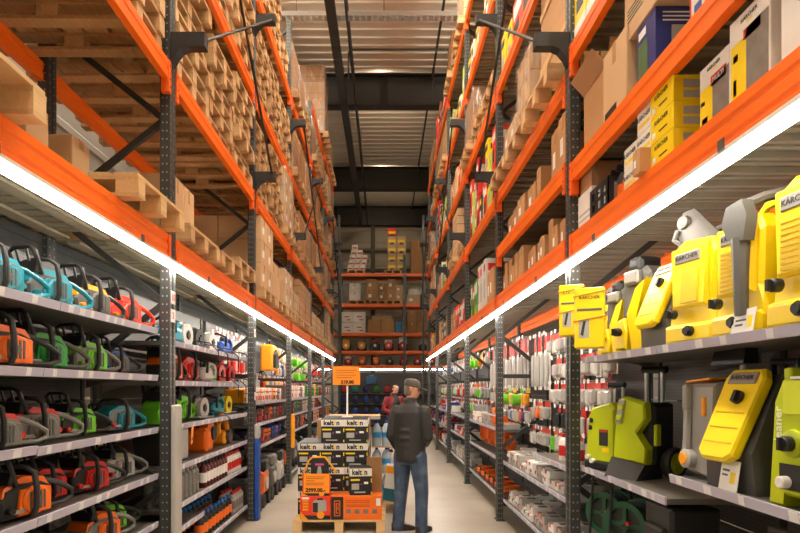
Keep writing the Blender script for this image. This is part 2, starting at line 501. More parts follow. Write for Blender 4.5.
# ------------------------------------------------------------------ pallet racks
def mk_post(h):
    b = MB()
    p = [(-.0375, -.06), (.0375, -.06), (.0375, -.022), (.026, -.014), (.026, .014), (.0375, .022), (.0375, .06), (-.0375, .06), (-.0375, .045), (-.02, .045), (-.02, -.045), (-.0375, -.045)]
    # deep side faces the rack, grooved side faces the aisle
    b.prism(p, 'z', 0.012, h)
    b.box(-.055, .055, -.085, .085, 0, .012)
    return b
POSTH = 8.05
postmesh = mk_post(POSTH).mesh('post', PERF)
def beam_mb(L, h, led):
    b = MB()
    if led:   # stepped profile with two ribs, facing +x (the aisle)
        p = [(-.05, 0), (.0, 0), (0, .05), (-.008, .058), (-.008, .075), (0, .083), (0, .125), (-.008, .133), (-.008, .15), (0, .158), (0, .2), (-.05, .2)]
    else:
        p = [(-.05, 0), (0, 0), (0, h * .4), (-.006, h * .44), (-.006, h * .6), (0, h * .64), (0, h), (-.05, h)]
    b.prism(p, 'y', 0, L)
    return b
beam_led = beam_mb(BAY - .12, .2, True).mesh('beam', ORANGE)
beam_dark = beam_mb(BAY - .12, .2, False).mesh('beam', DARK)
beam_up = beam_mb(BAY - .12, .14, False).mesh('beam', ORANGE)
def conn_mb():
    b = MB(); b.box(-.056, .006, 0, .045, -.1, .138)
    b.mi = 1
    for z in (-.06, .0, .1): b.cyl((.006, .0225, z), .007, 0, .003, 'x', 6)
    return b
connmesh = conn_mb().mesh('connector', [ORANGE2, DARK])
connled = MB().box(-.056, .006, 0, .045, .0, .198).mesh('connector', [ORANGE2])
def deck_mb(ribbed):
    b = MB(); L = BAY - .1
    if ribbed:
        y = .02
        while y < L - .18:
            b.box(-RD + .06, -.06, y, y + .178, 0, .012)
            b.box(-RD + .06, -.06, y + .01, y + .04, -.035, 0); b.box(-RD + .06, -.06, y + .14, y + .17, -.035, 0)
            y += .19
    else:
        y = .03
        while y < L - .12: b.box(-RD + .06, -.06, y, y + .1, 0, .012); y += .135
        for x in (-.2, -.5, -.8): b.box(x - .05, x + .05, .02, L - .02, -.02, 0)
    return b
DECKM = pm((158, 150, 134), .42, .35, .12, 3)
DECKL = pm((128, 128, 112), .5, .1, .1, 2)
deck_r = deck_mb(True).mesh('deck', DECKM)
deck_l = deck_mb(False).mesh('deck', DECKWOOD)
BRACE = pm((58, 58, 56), .45, .3)

def zig_mb(front, back, dz, z0, z1, mid=True):
    """horizontal and diagonal struts of one upright frame between its two posts"""
    b = MB(); z = z0; fl = False
    for zh in ((z0, 1.8) if mid else (z0,)): b.box(back, front, -.02, .02, zh - .025, zh + .025)
    while z + dz <= z1:
        a, c = (front, back) if fl else (back, front)
        n = Vector((c - a, 0, dz)).normalized(); w = Vector((-n.z, 0, n.x)) * .022
        p, q = Vector((a, 0, z)), Vector((c, 0, z + dz))
        v = []
        for pt in (p, q):
            for sx in (-1, 1):
                for sy in (-1, 1): v.append(pt + w * sx + Vector((0, sy * .018, 0)))
        b.add(v, [(0, 1, 3, 2), (4, 6, 7, 5), (0, 4, 5, 1), (2, 3, 7, 6), (0, 2, 6, 4), (1, 5, 7, 3)])
        z += dz; fl = not fl
    return b
zigplain = zig_mb(-.06, -RD + .06, .7, .2, POSTH - .1, False).mesh('brace', BRACE)
zigmesh = zig_mb(-.06, -RD + .06, .7, .2, POSTH - .1).mesh('brace', BRACE)

def plate_mb():
    b = MB(); b.box(0, .0015, -.035, .035, -.04, .04); b.mi = 1
    return b
LEVELS = {'L': {k: [3.97, 5.28, 6.65, 7.95] for k in range(6)},
          'R': {k: [3.94, 5.29, 6.65, 7.95] for k in range(6)}}
LEVELS['R'][0] = [3.2, 4.09]; LEVELS['R'][1] = [3.26, 3.94, 5.29, 6.65]
LEVELS['L'][2] = LEVELS['L'][3] = [3.97, 5.28, 6.65]; LEVELS['L'][0] = [3.97, 5.28, 6.65]
def rack(side):
    sg = 1 if side == 'L' else -1                 # rack built facing +x, mirrored by rotation for the right row
    F = -FL if side == 'L' else FR
    e = empty('pallet_rack'); e.location = (F, 0, 0); e.rotation_euler = (0, 0, 0 if side == 'L' else PI)
    Y = lambda y: y if side == 'L' else -y         # local y of a world y
    def add(me, name, x, y, z, ry=0, mir=False):
        o = part(me, name, None, e); o.location = (x, Y(y), z)
        if mir: o.scale = (1, -1, 1)
        return o
    for k in range(8):
        y = bay0(k)
        for x in (-.0375, -RD + .0375):
            p = add(postmesh, 'post', x, y, 0)
        add(zigplain if k < 2 else zigmesh, 'brace', 0, y, 0)
    for k in range(7 if False else 6):
        ys, ye = bay0(k) + .06, bay0(k + 1) - .06
        for zi, z in enumerate([2.602] + LEVELS[side][k]):
            me = beam_led if zi == 0 else beam_up
            b = add(me, 'beam', .004, ys if side == 'L' else ye, z)
            for yy in ((0, BAY - .12 - .045)):
                c = bpy.data.objects.new('connector', connled if zi == 0 else connmesh); c.location = (.002, yy, 0); reg(c, b)
            o = add(beam_dark if zi == 0 and side == 'L' else me, 'beam', -RD + .046, ys if side == 'L' else ye, z)
            if side == 'R' or zi == 0:
                d = add(deck_r if side == 'R' else deck_l, 'deck', 0, (ys - .01) if side == 'L' else (ye + .01), z + (.188 if zi == 0 else .129))
    # black standoff brackets and crossed rods on the aisle face
    gb = MB()
    gb.prism([(0, -.19), (.03, -.13), (.07, -.08), (.13, -.055), (.26, -.055), (.26, .055), (0, .055)], 'y', -.045, .045, .006)
    gm = gb.mesh('bracket', BLACK)
    for k in range(1, 7):
        for z in (4.3, 6.27): add(gm, 'bracket', 0, bay0(k), z)
    for k in (1, 3, 5):
        for za, zb in ((4.3, 6.27), (6.27, 4.3)):
            r = MB().tube([(.22, Y(bay0(k)), za), (.22, Y(bay0(k + 1)), zb)], .014, 6)
            part(r, 'tie_rod', DARK, e)
    # shop-light strip guards and number plates on the first posts
    return e
rl = rack('L'); tag(rl, 'long orange and dark steel pallet rack stacked with pallets along the left side', 'rack')
rr = rack('R'); tag(rr, 'long orange and dark steel pallet rack full of cartons along the right side', 'rack')
# number plates, white guard, blue and yellow post guards: parts of the racks (local coordinates)
def plate(rk, side, k, z, txt):
    y = bay0(k); s = 1 if side == 'L' else -1
    o = part(MB().box(0, .002, -.045, .045, -.05, .05), 'number_plate', PAPER, rk, 'white plate with red number'); o.location = (.002, y * s, z)
    t = text(txt, .075, RED, rk, (.0055, y * s, z), PI / 2, PI / 2, 'number')
    KIDS[rk.name].remove(t); t.parent = o; t.location = (.0035, 0, 0); KIDS.setdefault(o.name, []).append(t)
plate(rl, 'L', 1, 2.34, '10'); plate(rl, 'L', 1, 2.2, '2')
plate(rr, 'R', 1, 2.3, '10'); plate(rr, 'R', 1, 2.17, '2'); plate(rl, 'L', 2, 2.34, '11'); plate(rl, 'L', 2, 1.55, '3')
o = part(MB().rbox(.006, .05, 4.33, 4.47, .02, 1.52, .012), 'post_guard', LGREY, rl, 'pale grey plastic guard')
o = part(MB().rbox(.006, .06, 4.33 + 2.8, 4.47 + 2.8, .0, 1.02, .012), 'post_guard', BLUE, rl, 'blue guard')
o = part(MB().rbox(.006, .06, 4.33 + 2.8, 4.47 + 2.8, 1.02, 1.2, .012), 'post_guard', LGREY, rl, 'pale grey top of the guard')
o = part(MB().rbox(.006, .06, 4.33 + 5.6, 4.47 + 5.6, .62, 1.2, .012), 'post_guard', AMBER, rl, 'yellow guard')

# ------------------------------------------------------------------ LED strips under the first beams
def mk_led():
    e = empty('led_strip_light')
    part(MB().box(-.028, .03, .0, BAY - .012, .03, .049), 'housing', WHITE, e)
    part(MB().rbox(-.024, .024, .004, BAY - .016, -.008, .03, .009), 'tube', LED, e)
    c = MB()
    for y in (.7, 2.1): c.box(.031, .036, y - .02, y + .02, .04, .085)
    part(c, 'clip', MGREY, e)
    return e
for side in 'LR':
    for k in range(6):
        x = -FL + .0 if side == 'L' else FR
        put('led', mk_led, (x + (.03 if side == 'L' else -.03), bay0(k) + (.006 if side == 'L' else BAY - .006), 2.552), 0 if side == 'L' else PI,
            'glowing white LED strip under the orange beam, %s rack, %s bay' % (SIDE[side], BAYW[k]), 'light strip', 'led strips along the racks')

# ------------------------------------------------------------------ shop shelving inside the racks
RAILM = pm((188, 184, 202), .3, 0, .05, 3)
TAGM = pm((232, 230, 232), .5)
def mk_panel():
    m, nt, b = newmat('perforated_back_panel')
    N, Lk = nt.nodes, nt.links
    tc = N.new('ShaderNodeTexCoord'); sp = N.new('ShaderNodeSeparateXYZ'); Lk.new(tc.outputs['Object'], sp.inputs[0])
    def mt(op, a, b_=None):
        n = N.new('ShaderNodeMath'); n.operation = op
        for i, x in enumerate((a, b_)):
            if x is None: continue
            if isinstance(x, (int, float)): n.inputs[i].default_value = x
            else: Lk.new(x, n.inputs[i])
        return n.outputs[0]
    fx = mt('SUBTRACT', mt('FRACT', mt('MULTIPLY', sp.outputs[0], 40.)), .5); fz = mt('SUBTRACT', mt('FRACT', mt('MULTIPLY', sp.outputs[2], 40.)), .5)
    d = mt('LESS_THAN', mt('ADD', mt('POWER', fx, 2), mt('POWER', fz, 2)), .05)
    mx = N.new('ShaderNodeMixRGB'); Lk.new(d, mx.inputs[0])
    mx.inputs[1].default_value = (*lin((90, 87, 85)), 1); mx.inputs[2].default_value = (*lin((60, 58, 56)), 1)
    Lk.new(mx.outputs[0], b.inputs['Base Color']); b.inputs['Roughness'].default_value = .45
    return m
PANEL = mk_panel()
SHELFM = pm((112, 108, 100), .4, .2)
def shelving(side, y0, y1, shelves, ptop, pdep, label, pbot=.1):
    pdep += .03
    """shelves: (ya, yb, z, depth). Local frame: front -Y, +X along the row; origin at the near/far lower corner."""
    e = empty('shelving_unit')
    loc, rz = at(side, y0 if side == 'L' else y1, 0, 0)
    e.location = loc; e.rotation_euler = (0, 0, rz)
    X = lambda y: (y - y0) if side == 'L' else (y1 - y)
    W = y1 - y0
    if ptop > .2:
        b = MB(); z = pbot
        while z < ptop - .05:
            b.box(0, W, pdep, pdep + .012, z + .004, min(z + .36, ptop)); z += .364
        part(b, 'back_panel', PANEL, e)
        for x in (0.01, W * .5, W - .05): part(MB().box(x, x + .04, pdep - .012, pdep, .03, ptop), 'upright_rail', DARK, e)
    for ya, yb, z, dep in shelves:
        a, c = sorted((X(ya), X(yb))); a += .004; c -= .004
        b = MB(); b.box(a, c, .08, dep, z - .03, z)
        for x in (a + .02, c - .025):
            b.hull([(x, dep, z - .03), (x + .006, dep, z - .03), (x, dep, z - .09), (x + .006, dep, z - .09), (x, dep - .2, z - .03), (x + .006, dep - .2, z - .03)])
        s = part(b, 'shelf', SHELFM, e)
        r = MB(); r.prism([(.066, z + .01), (.08, z + .01), (.08, z - .034), (.073, z - .034)], 'x', a, c)
        r.mi = 1; x = a + .07
        rr_ = random.Random(int(z * 100) + int(ya * 10))
        while x < c - .1:
            w = rr_.choice((.04, .045, .05, .06)); r.prism([(.0645, z + .007), (.0665, z + .007), (.0730, z - .031), (.0710, z - .031)], 'x', x, x + w); x += w + rr_.choice((.06, .14, .2, .26))
        part(r, 'price_rail', [RAILM, TAGM], s)
    tag(e, label, 'shelves')
    return e
# ------------------------------------------------------------------ chainsaws (front -Y, rear handle +X)
def mk_saw(c1, c2, cap, hand=None, guard=True, style=0):
    def f():
        e = empty('chainsaw'); hc = hand or c1
        b = MB()
        b.prism([(-.15, .0), (.1, 0), (.13, .03), (.13, .15), (.08, .175), (-.06, .18), (-.13, .15), (-.16, .1)], 'y', -.075, .085, .012)
        part(b, 'body', c2, e)
        b = MB()
        b.hull([(-.15, -.07, .12), (-.15, .08, .12), (-.13, -.06, .165), (-.13, .07, .165), (-.03, -.06, .215), (-.03, .07, .215), (.1, -.06, .2), (.1, .06, .2), (.14, -.065, .13), (.14, .07, .13)])
        part(b, 'top_cover', c1, e)
        b = MB(); b.cyl((.02, 0, .085), .078, -.105, -.07, 'y', 18, ch=.01)
        b.prism([(-.08, .012), (.12, .012), (.12, .14), (.05, .16), (-.06, .15)], 'y', -.09, -.07, .006)
        b.mi = 1
        for k in range(5): b.box(-.028 + k * .02, -.018 + k * .02, -.1085, -.1, .035, .135)
        b.cyl((.02, 0, .085), .024, -.109, -.1, 'y', 12)
        part(b, 'starter_cover', [c1 if style != 1 else c2, MGREY], e)
        b = MB()
        b.tube([(-.01, -.1, .0), (-.01, -.125, .05), (-.015, -.13, .16), (-.02, -.12, .24), (-.035, -.085, .27), (-.05, -.02, .275), (-.055, .07, .262), (-.055, .11, .22), (-.05, .115, .1)], .0135, 8)
        part(b, 'front_handle', RUBBER, e)
        if guard:
            b = MB()
            b.tube([(-.075, -.075, .18), (-.11, -.085, .25), (-.13, -.085, .31), (-.135, -.06, .33), (-.135, .05, .33), (-.13, .085, .31), (-.11, .085, .25), (-.075, .075, .18)], .0125, 6, True)
            b.prism([(-.075, .18), (.075, .18), (.09, .25), (-.09, .25)], 'x', -.118, -.09, .005)
            for y in (-.03, .04): b.tube([(-.115, y, .25), (-.135, y, .33)], .008, 5)
            part(b, 'hand_guard', BLACK, e)
        b = MB()
        b.tube([(.11, -.02, .17), (.18, -.02, .16), (.27, -.02, .12), (.325, -.02, .08), (.325, -.02, .04), (.27, -.02, .018), (.18, -.02, .018), (.11, -.02, .03)], [.02, .016, .016, .016, .015, .014, .014, .018], 8)
        part(b, 'rear_handle', hc, e)
        for x, z in ((-.12, .05), (.155, .06)): part(MB().cyl((x, 0, z), .019, -.105 if x < 0 else -.045, -.07 if x < 0 else .0, 'y', 10, ch=.004), 'cap', cap, e)
        b = MB(); b.box(-.11, .0, -.0925, -.089, .03, .05) if style != 2 else b.rbox(-.15, -.08, -.1, .06, .02, .1, .012)
        part(b, 'muffler' if style == 2 else 'badge', MGREY if style == 2 else SILVER, e)
        return e
    return f
def saws(rows):
    for key, mk, y, dep, z, rz, sc, label in rows:
        (loc, r) = at('L', y, dep + .07, z + .017)
        put(key, mk, loc, r + rz - .2, label, 'chainsaw', None, (sc * .94, sc * .92, sc * .81))
S = {}
def sv(n, *a, **k): S[n] = mk_saw(*a, **k)
sv('teal', TEAL, MGREY, TEAL, style=0); sv('amber', AMBER, MGREY, AMBER, hand=DARK, style=1)
sv('red', ORED, RED, AMBER); sv('orange', SAWORANGE, DARK, BLACK, hand=DARK); sv('green', GREEN, DARK, DARK, hand=MGREY)
sv('lime', BGREEN, GREY, BGREEN, hand=GREY); sv('blue', BLUE, MGREY, BLUE, hand=DARK, style=1); sv('greyred', RED, GREY, ORED, hand=GREY, style=1)
sv('tealblock', TEAL, GREY, RED, guard=False); sv('redblack', RED, DARK, RED, hand=DARK); sv('olive', pm((150, 148, 110), .5), LGREY, RED, hand=GREY, style=1)
sv('orangegrey', SAWORANGE, GREY, ORED, hand=GREY); sv('limedark', BGREEN, DARK, ORED, hand=DARK)
Z1 = [2.085, 1.735, 1.345, 1.0, .64]
saws([
 ('teal', S['teal'], 2.72, .18, Z1[0], -.1, 1.02, 'teal chainsaw on the top shelf, cut off by the photo edge'),
 ('teal', S['teal'], 3.13, .17, Z1[0], -.08, 1.05, 'whole teal chainsaw on the top shelf beside an amber chainsaw'),
 ('amber', S['amber'], 3.58, .17, Z1[0], -.05, 1.05, 'amber and dark grey chainsaw with black hand guard on the top shelf'),
 ('red', S['red'], 4.03, .17, Z1[0], -.1, 1.08, 'bright red chainsaw with red rear handle, last on the nearest top shelf'),
 ('orange', S['orange'], 2.72, .15, Z1[1], -.1, 1.1, 'orange chainsaw with black tube handle on the second shelf, at the photo edge'),
 ('green', S['green'], 3.1, .19, Z1[1], -.1, 1.1, 'dark green chainsaw with grey rear handle on the second shelf'),
 ('lime', S['lime'], 3.55, .17, Z1[1], .0, 1.02, 'lime green and grey chainsaw between a dark green and a blue saw'),
 ('blue', S['blue'], 3.97, .2, Z1[1], -.1, .88, 'blue topped chainsaw on the second shelf'),
 ('teal', S['teal'], 4.05, .3, Z1[1], -.1, .6, 'small teal chainsaw on the second shelf close to the post'),
 ('greyred', S['greyred'], 2.68, .16, Z1[2], -.1, .98, 'grey chainsaw with red cover on the third shelf, cut by the photo edge'),
 ('greyred', S['greyred'], 3.06, .2, Z1[2], -.12, 1.05, 'whole grey chainsaw with red cover and black guard on the third shelf'),
 ('limedark', S['limedark'], 3.52, .22, Z1[2], -.1, .95, 'green chainsaw with grey handle behind the grey and red saw'),
 ('tealblock', S['tealblock'], 3.95, .16, Z1[2], -.05, .95, 'teal chainsaw with two red caps on the third shelf'),
 ('limedark', S['limedark'], 4.07, .3, Z1[2], -.1, .65, 'green and black chainsaw beside the post on the third shelf'),
 ('orange', S['orange'], 2.84, .13, Z1[3], .0, 1.12, 'large orange chainsaw with dark grey handle on the fourth shelf'),
 ('redblack', S['redblack'], 3.25, .26, Z1[3], -.1, 1.0, 'dark red chainsaw half hidden behind the large orange saw'),
 ('redblack', S['redblack'], 3.56, .17, Z1[3], -.1, 1.03, 'red chainsaw with black guard in the middle of the fourth shelf'),
 ('olive', S['olive'], 4.04, .21, Z1[3], -.1, 1.0, 'pale olive and white chainsaw on the fourth shelf'),
 ('orangegrey', S['orangegrey'], 3.68, .16, Z1[4], -.05, 1.1, 'orange chainsaw with grey handle on the fifth shelf'),
 ('limedark', S['limedark'], 4.0, .25, Z1[4], -.1, 1.0, 'green chainsaw with black handle behind the fifth shelf orange saw'),
 ('amber', S['amber'], 3.1, .2, Z1[4], -.1, 1.0, 'amber chainsaw on the fifth shelf, mostly below the photo edge'),
])
shelving('L', 1.7, 4.34, [(1.7, 3.0, Z1[0], .6), (3.0, 4.3, Z1[0], .6), (1.7, 2.85, Z1[1], .6), (2.85, 4.3, Z1[1], .6), (1.7, 2.8, Z1[2] + .01, .6), (2.8, 4.3, Z1[2], .6),
    (1.7, 2.8, Z1[3], .6), (2.8, 4.3, Z1[3], .6), (1.7, 4.3, Z1[4], .6), (1.7, 4.3, .25, .6)], 2.5, .62, 'nearest grey metal shelving unit on the left carrying rows of chainsaws')

# small hanging packs behind the saws (lower near corner)
def mk_pack(w, h, d, cb, ch, cp, shape=0):
    def f():
        e = empty(('blister_pack', 'tool_pack', 'spool_pack')[shape])
        part(MB().box(-w / 2, w / 2, 0, .003, -h, 0), 'card', cb, e)
        part(MB().box(-w / 2 + .001, w / 2 - .001, -.003, -.0003, -h * .28, -.002), 'header', ch, e)
        b = MB()
        if shape == 0: b.rbox(-w * .4, w * .4, -d, -.001, -h * .95, -h * .32, min(d * .45, .02))
        elif shape == 1: b.lathe([(.004, -h * .95), (w * .3, -h * .92), (w * .3, -h * .4), (w * .12, -h * .34)], (0, -d * .5 - .004, 0), 'z', 8)
        else: b.cyl((0, 0, -h * .62), min(w * .42, h * .3), -d, -.001, 'y', 12, ch=.006)
        part(b, 'product', cp, e)
        part(MB().tube([(0, -d - .012, .012), (0, .05, .012)], .003, 5), 'hook', SILVER, e)
        part(MB().box(-.024, .024, -d - .015, -d - .012, -.012, .026), 'price_tag', PAPER, e)
        return e
    return f
PK = {'white': mk_pack(.12, .22, .05, PAPER, RED, BAG), 'bag': mk_pack(.14, .2, .07, BAG, ORED, LGREY), 'red': mk_pack(.13, .24, .03, RED, RED, LGREY),
      'black': mk_pack(.1, .22, .04, BLACK, RED, DARK), 'orange': mk_pack(.14, .22, .06, PAPER, SAWORANGE, SAWORANGE, 2), 'green': mk_pack(.1, .24, .05, PAPER, SAWORANGE, BGREEN, 1),
      'blue': mk_pack(.13, .22, .05, PAPER, BLUE, BLUE, 2), 'silver': mk_pack(.09, .24, .04, LGREY, WHITE, SILVER, 1), 'yellow': mk_pack(.13, .22, .06, BLACK, YELLOW, AMBER),
      'limeball': mk_pack(.16, .24, .12, PAPER, BGREEN, BGREEN, 2), 'stick': mk_pack(.07, .62, .05, PAPER, RED, LGREY, 1), 'redtool': mk_pack(.12, .26, .06, BLACK, RED, RED, 1)}
PKD = {'white': 'red-topped white pack', 'bag': 'red-topped clear pack', 'red': 'red carded pack', 'black': 'red-topped black pack', 'orange': 'orange spool pack',
       'green': 'green-handled tool pack', 'blue': 'blue spool pack', 'silver': 'silver tool pack', 'yellow': 'yellow and black pack', 'limeball': 'bright green spool pack', 'stick': 'long white carded stick', 'redtool': 'red tool pack'}
NP = {}
def packs(side, k, y0, y1, dep, z, kinds, rowname, step=None, sc=1., jit=.01, skip=0.):
    y = y0 + .06; n = 0
    while y < y1 - .04:
        kd = kinds[n % len(kinds)] if len(kinds) < 4 else R.choice(kinds)
        n += 1
        if R.random() >= skip:
            loc, rz = at(side, y, dep + R.uniform(-jit, jit) * 3, z)
            put('pack_' + kd, PK[kd], loc, rz, '%s, %s rack %s bay, %s row, %s from near end' % (PKD[kd], SIDE[side], BAYW[k], rowname, od(n)), 'hanging pack', '%s row of packs, %s rack %s bay' % (rowname, SIDE[side], BAYW[k]), sc)
        y += (step or .15) * R.uniform(.95, 1.08)
packs('L', 0, 3.75, 4.3, .5, 1.3, ['bag', 'white'], 'upper', .13)
packs('L', 0, 3.6, 4.3, .46, .97, ['white'], 'lower', .13)

# ------------------------------------------------------------------ left rack, second bay
Z2 = [2.02, 1.7, 1.34, 1.0, .68]
shelving('L', 4.46, 7.14, [(4.5, 5.8, Z2[0], .6), (5.8, 7.1, Z2[0], .6), (4.5, 5.8, Z2[1], .6), (5.8, 7.1, Z2[1], .6), (4.5, 7.1, Z2[2], .6),
    (4.5, 5.4, 1.0, .6), (5.4, 7.1, 1.0, .6), (4.5, 5.5, .68, .6), (5.5, 7.1, .68, .6), (4.5, 5.4, .48, .6), (5.4, 7.1, .2, .6)], 2.5, .62, 'second grey metal shelving unit on the left, with power tools above and bottles below')
def mk_circ(c1, c2):
    def f():
        e = empty('circular_saw')
        part(MB().rbox(-.16, .18, -.08, .1, .0, .012, .004), 'base_plate', SILVER, e)
        part(MB().lathe([(.045, -.062), (.1, -.06), (.1, -.02), (.045, -.02)], (0, 0, .09), 'y', 20, ring=True), 'blade_guard', c1, e)
        part(MB().cyl((0, 0, .085), .085, -.044, -.038, 'y', 20), 'blade', SILVER, e)
        part(MB().cyl((0, 0, .09), .03, -.07, -.02, 'y', 12), 'blade_hub', DARK, e)
        part(MB().rbox(-.09, .07, -.02, .1, .05, .15, .03), 'motor', c2, e)
        part(MB().tube([(-.06, .02, .14), (-.03, .02, .2), (.06, .02, .205), (.17, .02, .16), (.18, .02, .1), (.09, .02, .06)], [.016, .017, .017, .015, .014, .014], 8), 'handle', DARK, e)
        part(MB().tube([(-.1, .0, .12), (-.12, -.03, .17), (-.09, -.05, .18)], .018, 8), 'front_knob', c1, e)
        part(MB().tube([(.14, .02, .1), (.2, -.02, .06), (.22, -.16, .04), (.2, -.25, -.04), (.22, -.245, -.16)], .006, 6), 'power_cord', BLACK, e)
        return e
    return f
def mk_trim(c1, c2):
    def f():
        e = empty('hedge_trimmer')
        part(MB().rbox(-.12, .12, -.07, .07, .0, .13, .03), 'motor', c1, e)
        part(MB().tube([(.1, 0, .1), (.16, 0, .17), (.25, 0, .17), (.31, 0, .12), (.29, 0, .05), (.2, 0, .03), (.1, 0, .05)], .019, 8), 'rear_handle', c1, e)
        part(MB().tube([(-.06, -.08, .08), (-.1, -.1, .17), (-.11, 0, .21), (-.1, .1, .17), (-.06, .08, .08)], .013, 8), 'front_handle', DARK, e)
        b = MB(); b.box(-.42, -.12, -.02, .02, .04, .055)
        for k in range(10): b.box(-.41 + k * .03, -.397 + k * .03, -.04, .04, .043, .05)
        part(b, 'cutter_bar', c2, e)
        return e
    return f
T2 = [('sawt2', mk_trim(TEAL, SILVER), 'hedge_trimmer', [(4.95, .16, 0, 'teal hedge trimmer, nearest tool on the second bay top shelf')]),
      ('circ1', mk_circ(LGREY, BLUE), 'circular_saw', [(5.25, .16, 0, 'pale grey and blue circular saw with hanging cord'), (6.15, .2, 0, 'grey and blue circular saw on the far half of the top shelf')]),
      ('circ2', mk_circ(DARK, MGREY), 'circular_saw', [(5.72, .2, 0, 'dark grey circular saw between two blue ones'), (6.85, .22, 0, 'dark circular saw by the second post on the top shelf')]),
      ('trim2', mk_trim(BLUE, SILVER), 'hedge_trimmer', [(6.5, .16, 0, 'blue hedge trimmer on the second bay top shelf')]),
      ('sawx1', mk_saw(SAWORANGE, DARK, SAWORANGE, hand=DARK), 'chainsaw', [(4.85, .16, 1, 'orange and black battery chainsaw on the second bay second shelf')]),
      ('sawx2', mk_saw(RED, RED, RED, guard=False), 'chainsaw', [(5.4, .2, 1, 'red electric chainsaw behind a pale cable on the second shelf')]),
      ('trimg', mk_trim(LGREY, SILVER), 'hedge_trimmer', [(5.7, .12, 1, 'pale grey hedge trimmer on the second bay second shelf')]),
      ('circ3', mk_circ(GREEN, DARK), 'circular_saw', [(6.15, .2, 1, 'green and black circular saw on the second shelf')]),
      ('circ4', mk_circ(RED, DARK), 'circular_saw', [(6.5, .2, 1, 'red and black circular saw on the second shelf'), (6.9, .2, 1, 'red and black circular saw close to the second post')]),
      ('limex', mk_saw(BGREEN, BGREEN, GREY, hand=BGREEN), 'chainsaw', [(4.78, .17, 2, 'bright green chainsaw on the second bay third shelf'), (5.28, .22, 2, 'bright green chainsaw with dark handle, second on its shelf')]),
      ('circ5', mk_circ(LGREY, SAWORANGE), 'circular_saw', [(5.7, .15, 2, 'grey and orange circular saw on the third shelf')]),
      ('trimt', mk_trim(TEAL, ORED), 'hedge_trimmer', [(6.3, .2, 2, 'teal handled hedge trimmer with orange cutter on the third shelf')]),
      ('circ6', mk_circ(YELLOW, DARK), 'circular_saw', [(6.85, .22, 2, 'yellow circular saw at the far end of the third shelf')])]
for key, mk, cat, L in T2:
    for y, dep, zi, lb in L:
        loc, rz = at('L', y, dep + .07, Z2[zi] + .017)
        put(key, mk, loc, rz - .1, lb, cat.replace('_', ' '), None, 1.05)
def mk_blower():
    e = empty('leaf_blower')
    part(MB().lathe([(.05, -.1), (.11, -.08), (.13, 0), (.11, .08), (.05, .1)], (0, 0, .15), 'y', 18), 'fan_housing', SAWORANGE, e)
    part(MB().rbox(-.17, .02, -.1, .1, .0, .2, .03), 'engine_cover', SAWORANGE, e)
    part(MB().tube([(-.1, 0, .2), (-.06, 0, .29), (.04, 0, .31), (.12, 0, .26), (.13, 0, .18)], .02, 8), 'handle', DARK, e)
    part(MB().tube([(.08, 0, .1), (.2, 0, .08), (.28, 0, .09)], [.06, .055, .05], 10), 'outlet', ORED, e)
    part(MB().cyl((0, 0, .15), .06, -.115, -.09, 'y', 14), 'grille', DARK, e)
    return e
loc, rz = at('L', 5.95, .27, 1.002); put('blower', mk_blower, loc, rz, 'bulky orange leaf blower on the second bay fourth shelf', 'leaf blower', None, 1.2)
def mk_bentblower():
    e = empty('cutting_tool')
    part(MB().rbox(-.12, .1, -.08, .08, 0, .14, .03), 'motor', AMBER, e)
    part(MB().tube([(-.1, 0, .1), (-.12, 0, .2), (-.02, 0, .28), (.12, 0, .25), (.2, 0, .14), (.22, 0, .03)], [.03, .035, .04, .04, .035, .03], 8), 'handle', AMBER, e)
    part(MB().cyl((-.03, 0, .08), .07, -.11, -.07, 'y', 14), 'disc_guard', MGREY, e)
    return e
loc, rz = at('L', 6.65, .27, 1.002); put('bentblower', mk_bentblower, loc, rz, 'amber arched power cutter beside the orange leaf blower', 'power cutter', None, 1.15)
b = MB(); b.prism([(.02, 0), (.3, .0), (.34, .32), (.04, .32)], 'x', -.22, .22, .005)
o = part(b, 'plastic_bin', DARK, None); o.location, r = at('L', 5.0, .15, 1.0)[0], 0; o.rotation_euler = (0, 0, PI / 2); 
part(MB().rbox(-.2, .2, .0, .03, .02, .3, .01), 'front_label', LGREY, o); tag(o, 'dark sloping plastic bin on the second bay fourth shelf behind the pale guard', 'bin')
# bottles
def mk_bottle(cb, cc, cl, r=.042, h=.24, ribs=False):
    def f():
        e = empty('bottle')
        p = [(r * .9, 0), (r, .01)]
        if ribs:
            for k in range(5): p += [(r, h * (.1 + .12 * k)), (r * .93, h * (.13 + .12 * k)), (r * .93, h * (.18 + .12 * k))]
        p += [(r, h * .72), (r * .8, h * .8), (r * .36, h * .88)]
        part(MB().lathe(p, n=12), 'body', cb, e)
        part(MB().lathe([(r * .42, h * .87), (r * .45, h * .88), (r * .45, h), (r * .38, h * 1.01)], n=10), 'cap', cc, e)
        if cl: part(MB().lathe([(r * 1.02, h * .2), (r * 1.02, h * .58)], n=12), 'label_wrap', cl, e)
        return e
    return f
BT = {'grey ribbed': mk_bottle(GREY, LGREY, None, .045, .27, True), 'dark red': mk_bottle(pm((92, 22, 24), .4), BLACK, PAPER, .042, .25), 'blue-capped black': mk_bottle(BLACK, pm((40, 130, 220), .4), SAWORANGE, .045, .24),
      'yellow-capped black': mk_bottle(BLACK, YELLOW, MGREY, .045, .24), 'red-capped grey': mk_bottle(LGREY, RED, GREY, .045, .24), 'red-striped white': mk_bottle(PAPER, RED, RED, .04, .23)}
def bottles(kind, ya, yb, deps, z, row, step=.105):
    n = 0
    for i, d in enumerate(deps):
        y = ya
        while y < yb:
            n += 1
            loc, rz = at('L', y, d + .05, z)
            put('bottle_' + kind, BT[kind], loc, rz, '%s bottle, %s, %s from near corner' % (kind, row, od(n)), 'bottle', '%s bottles, %s' % (kind, row))
            y += step
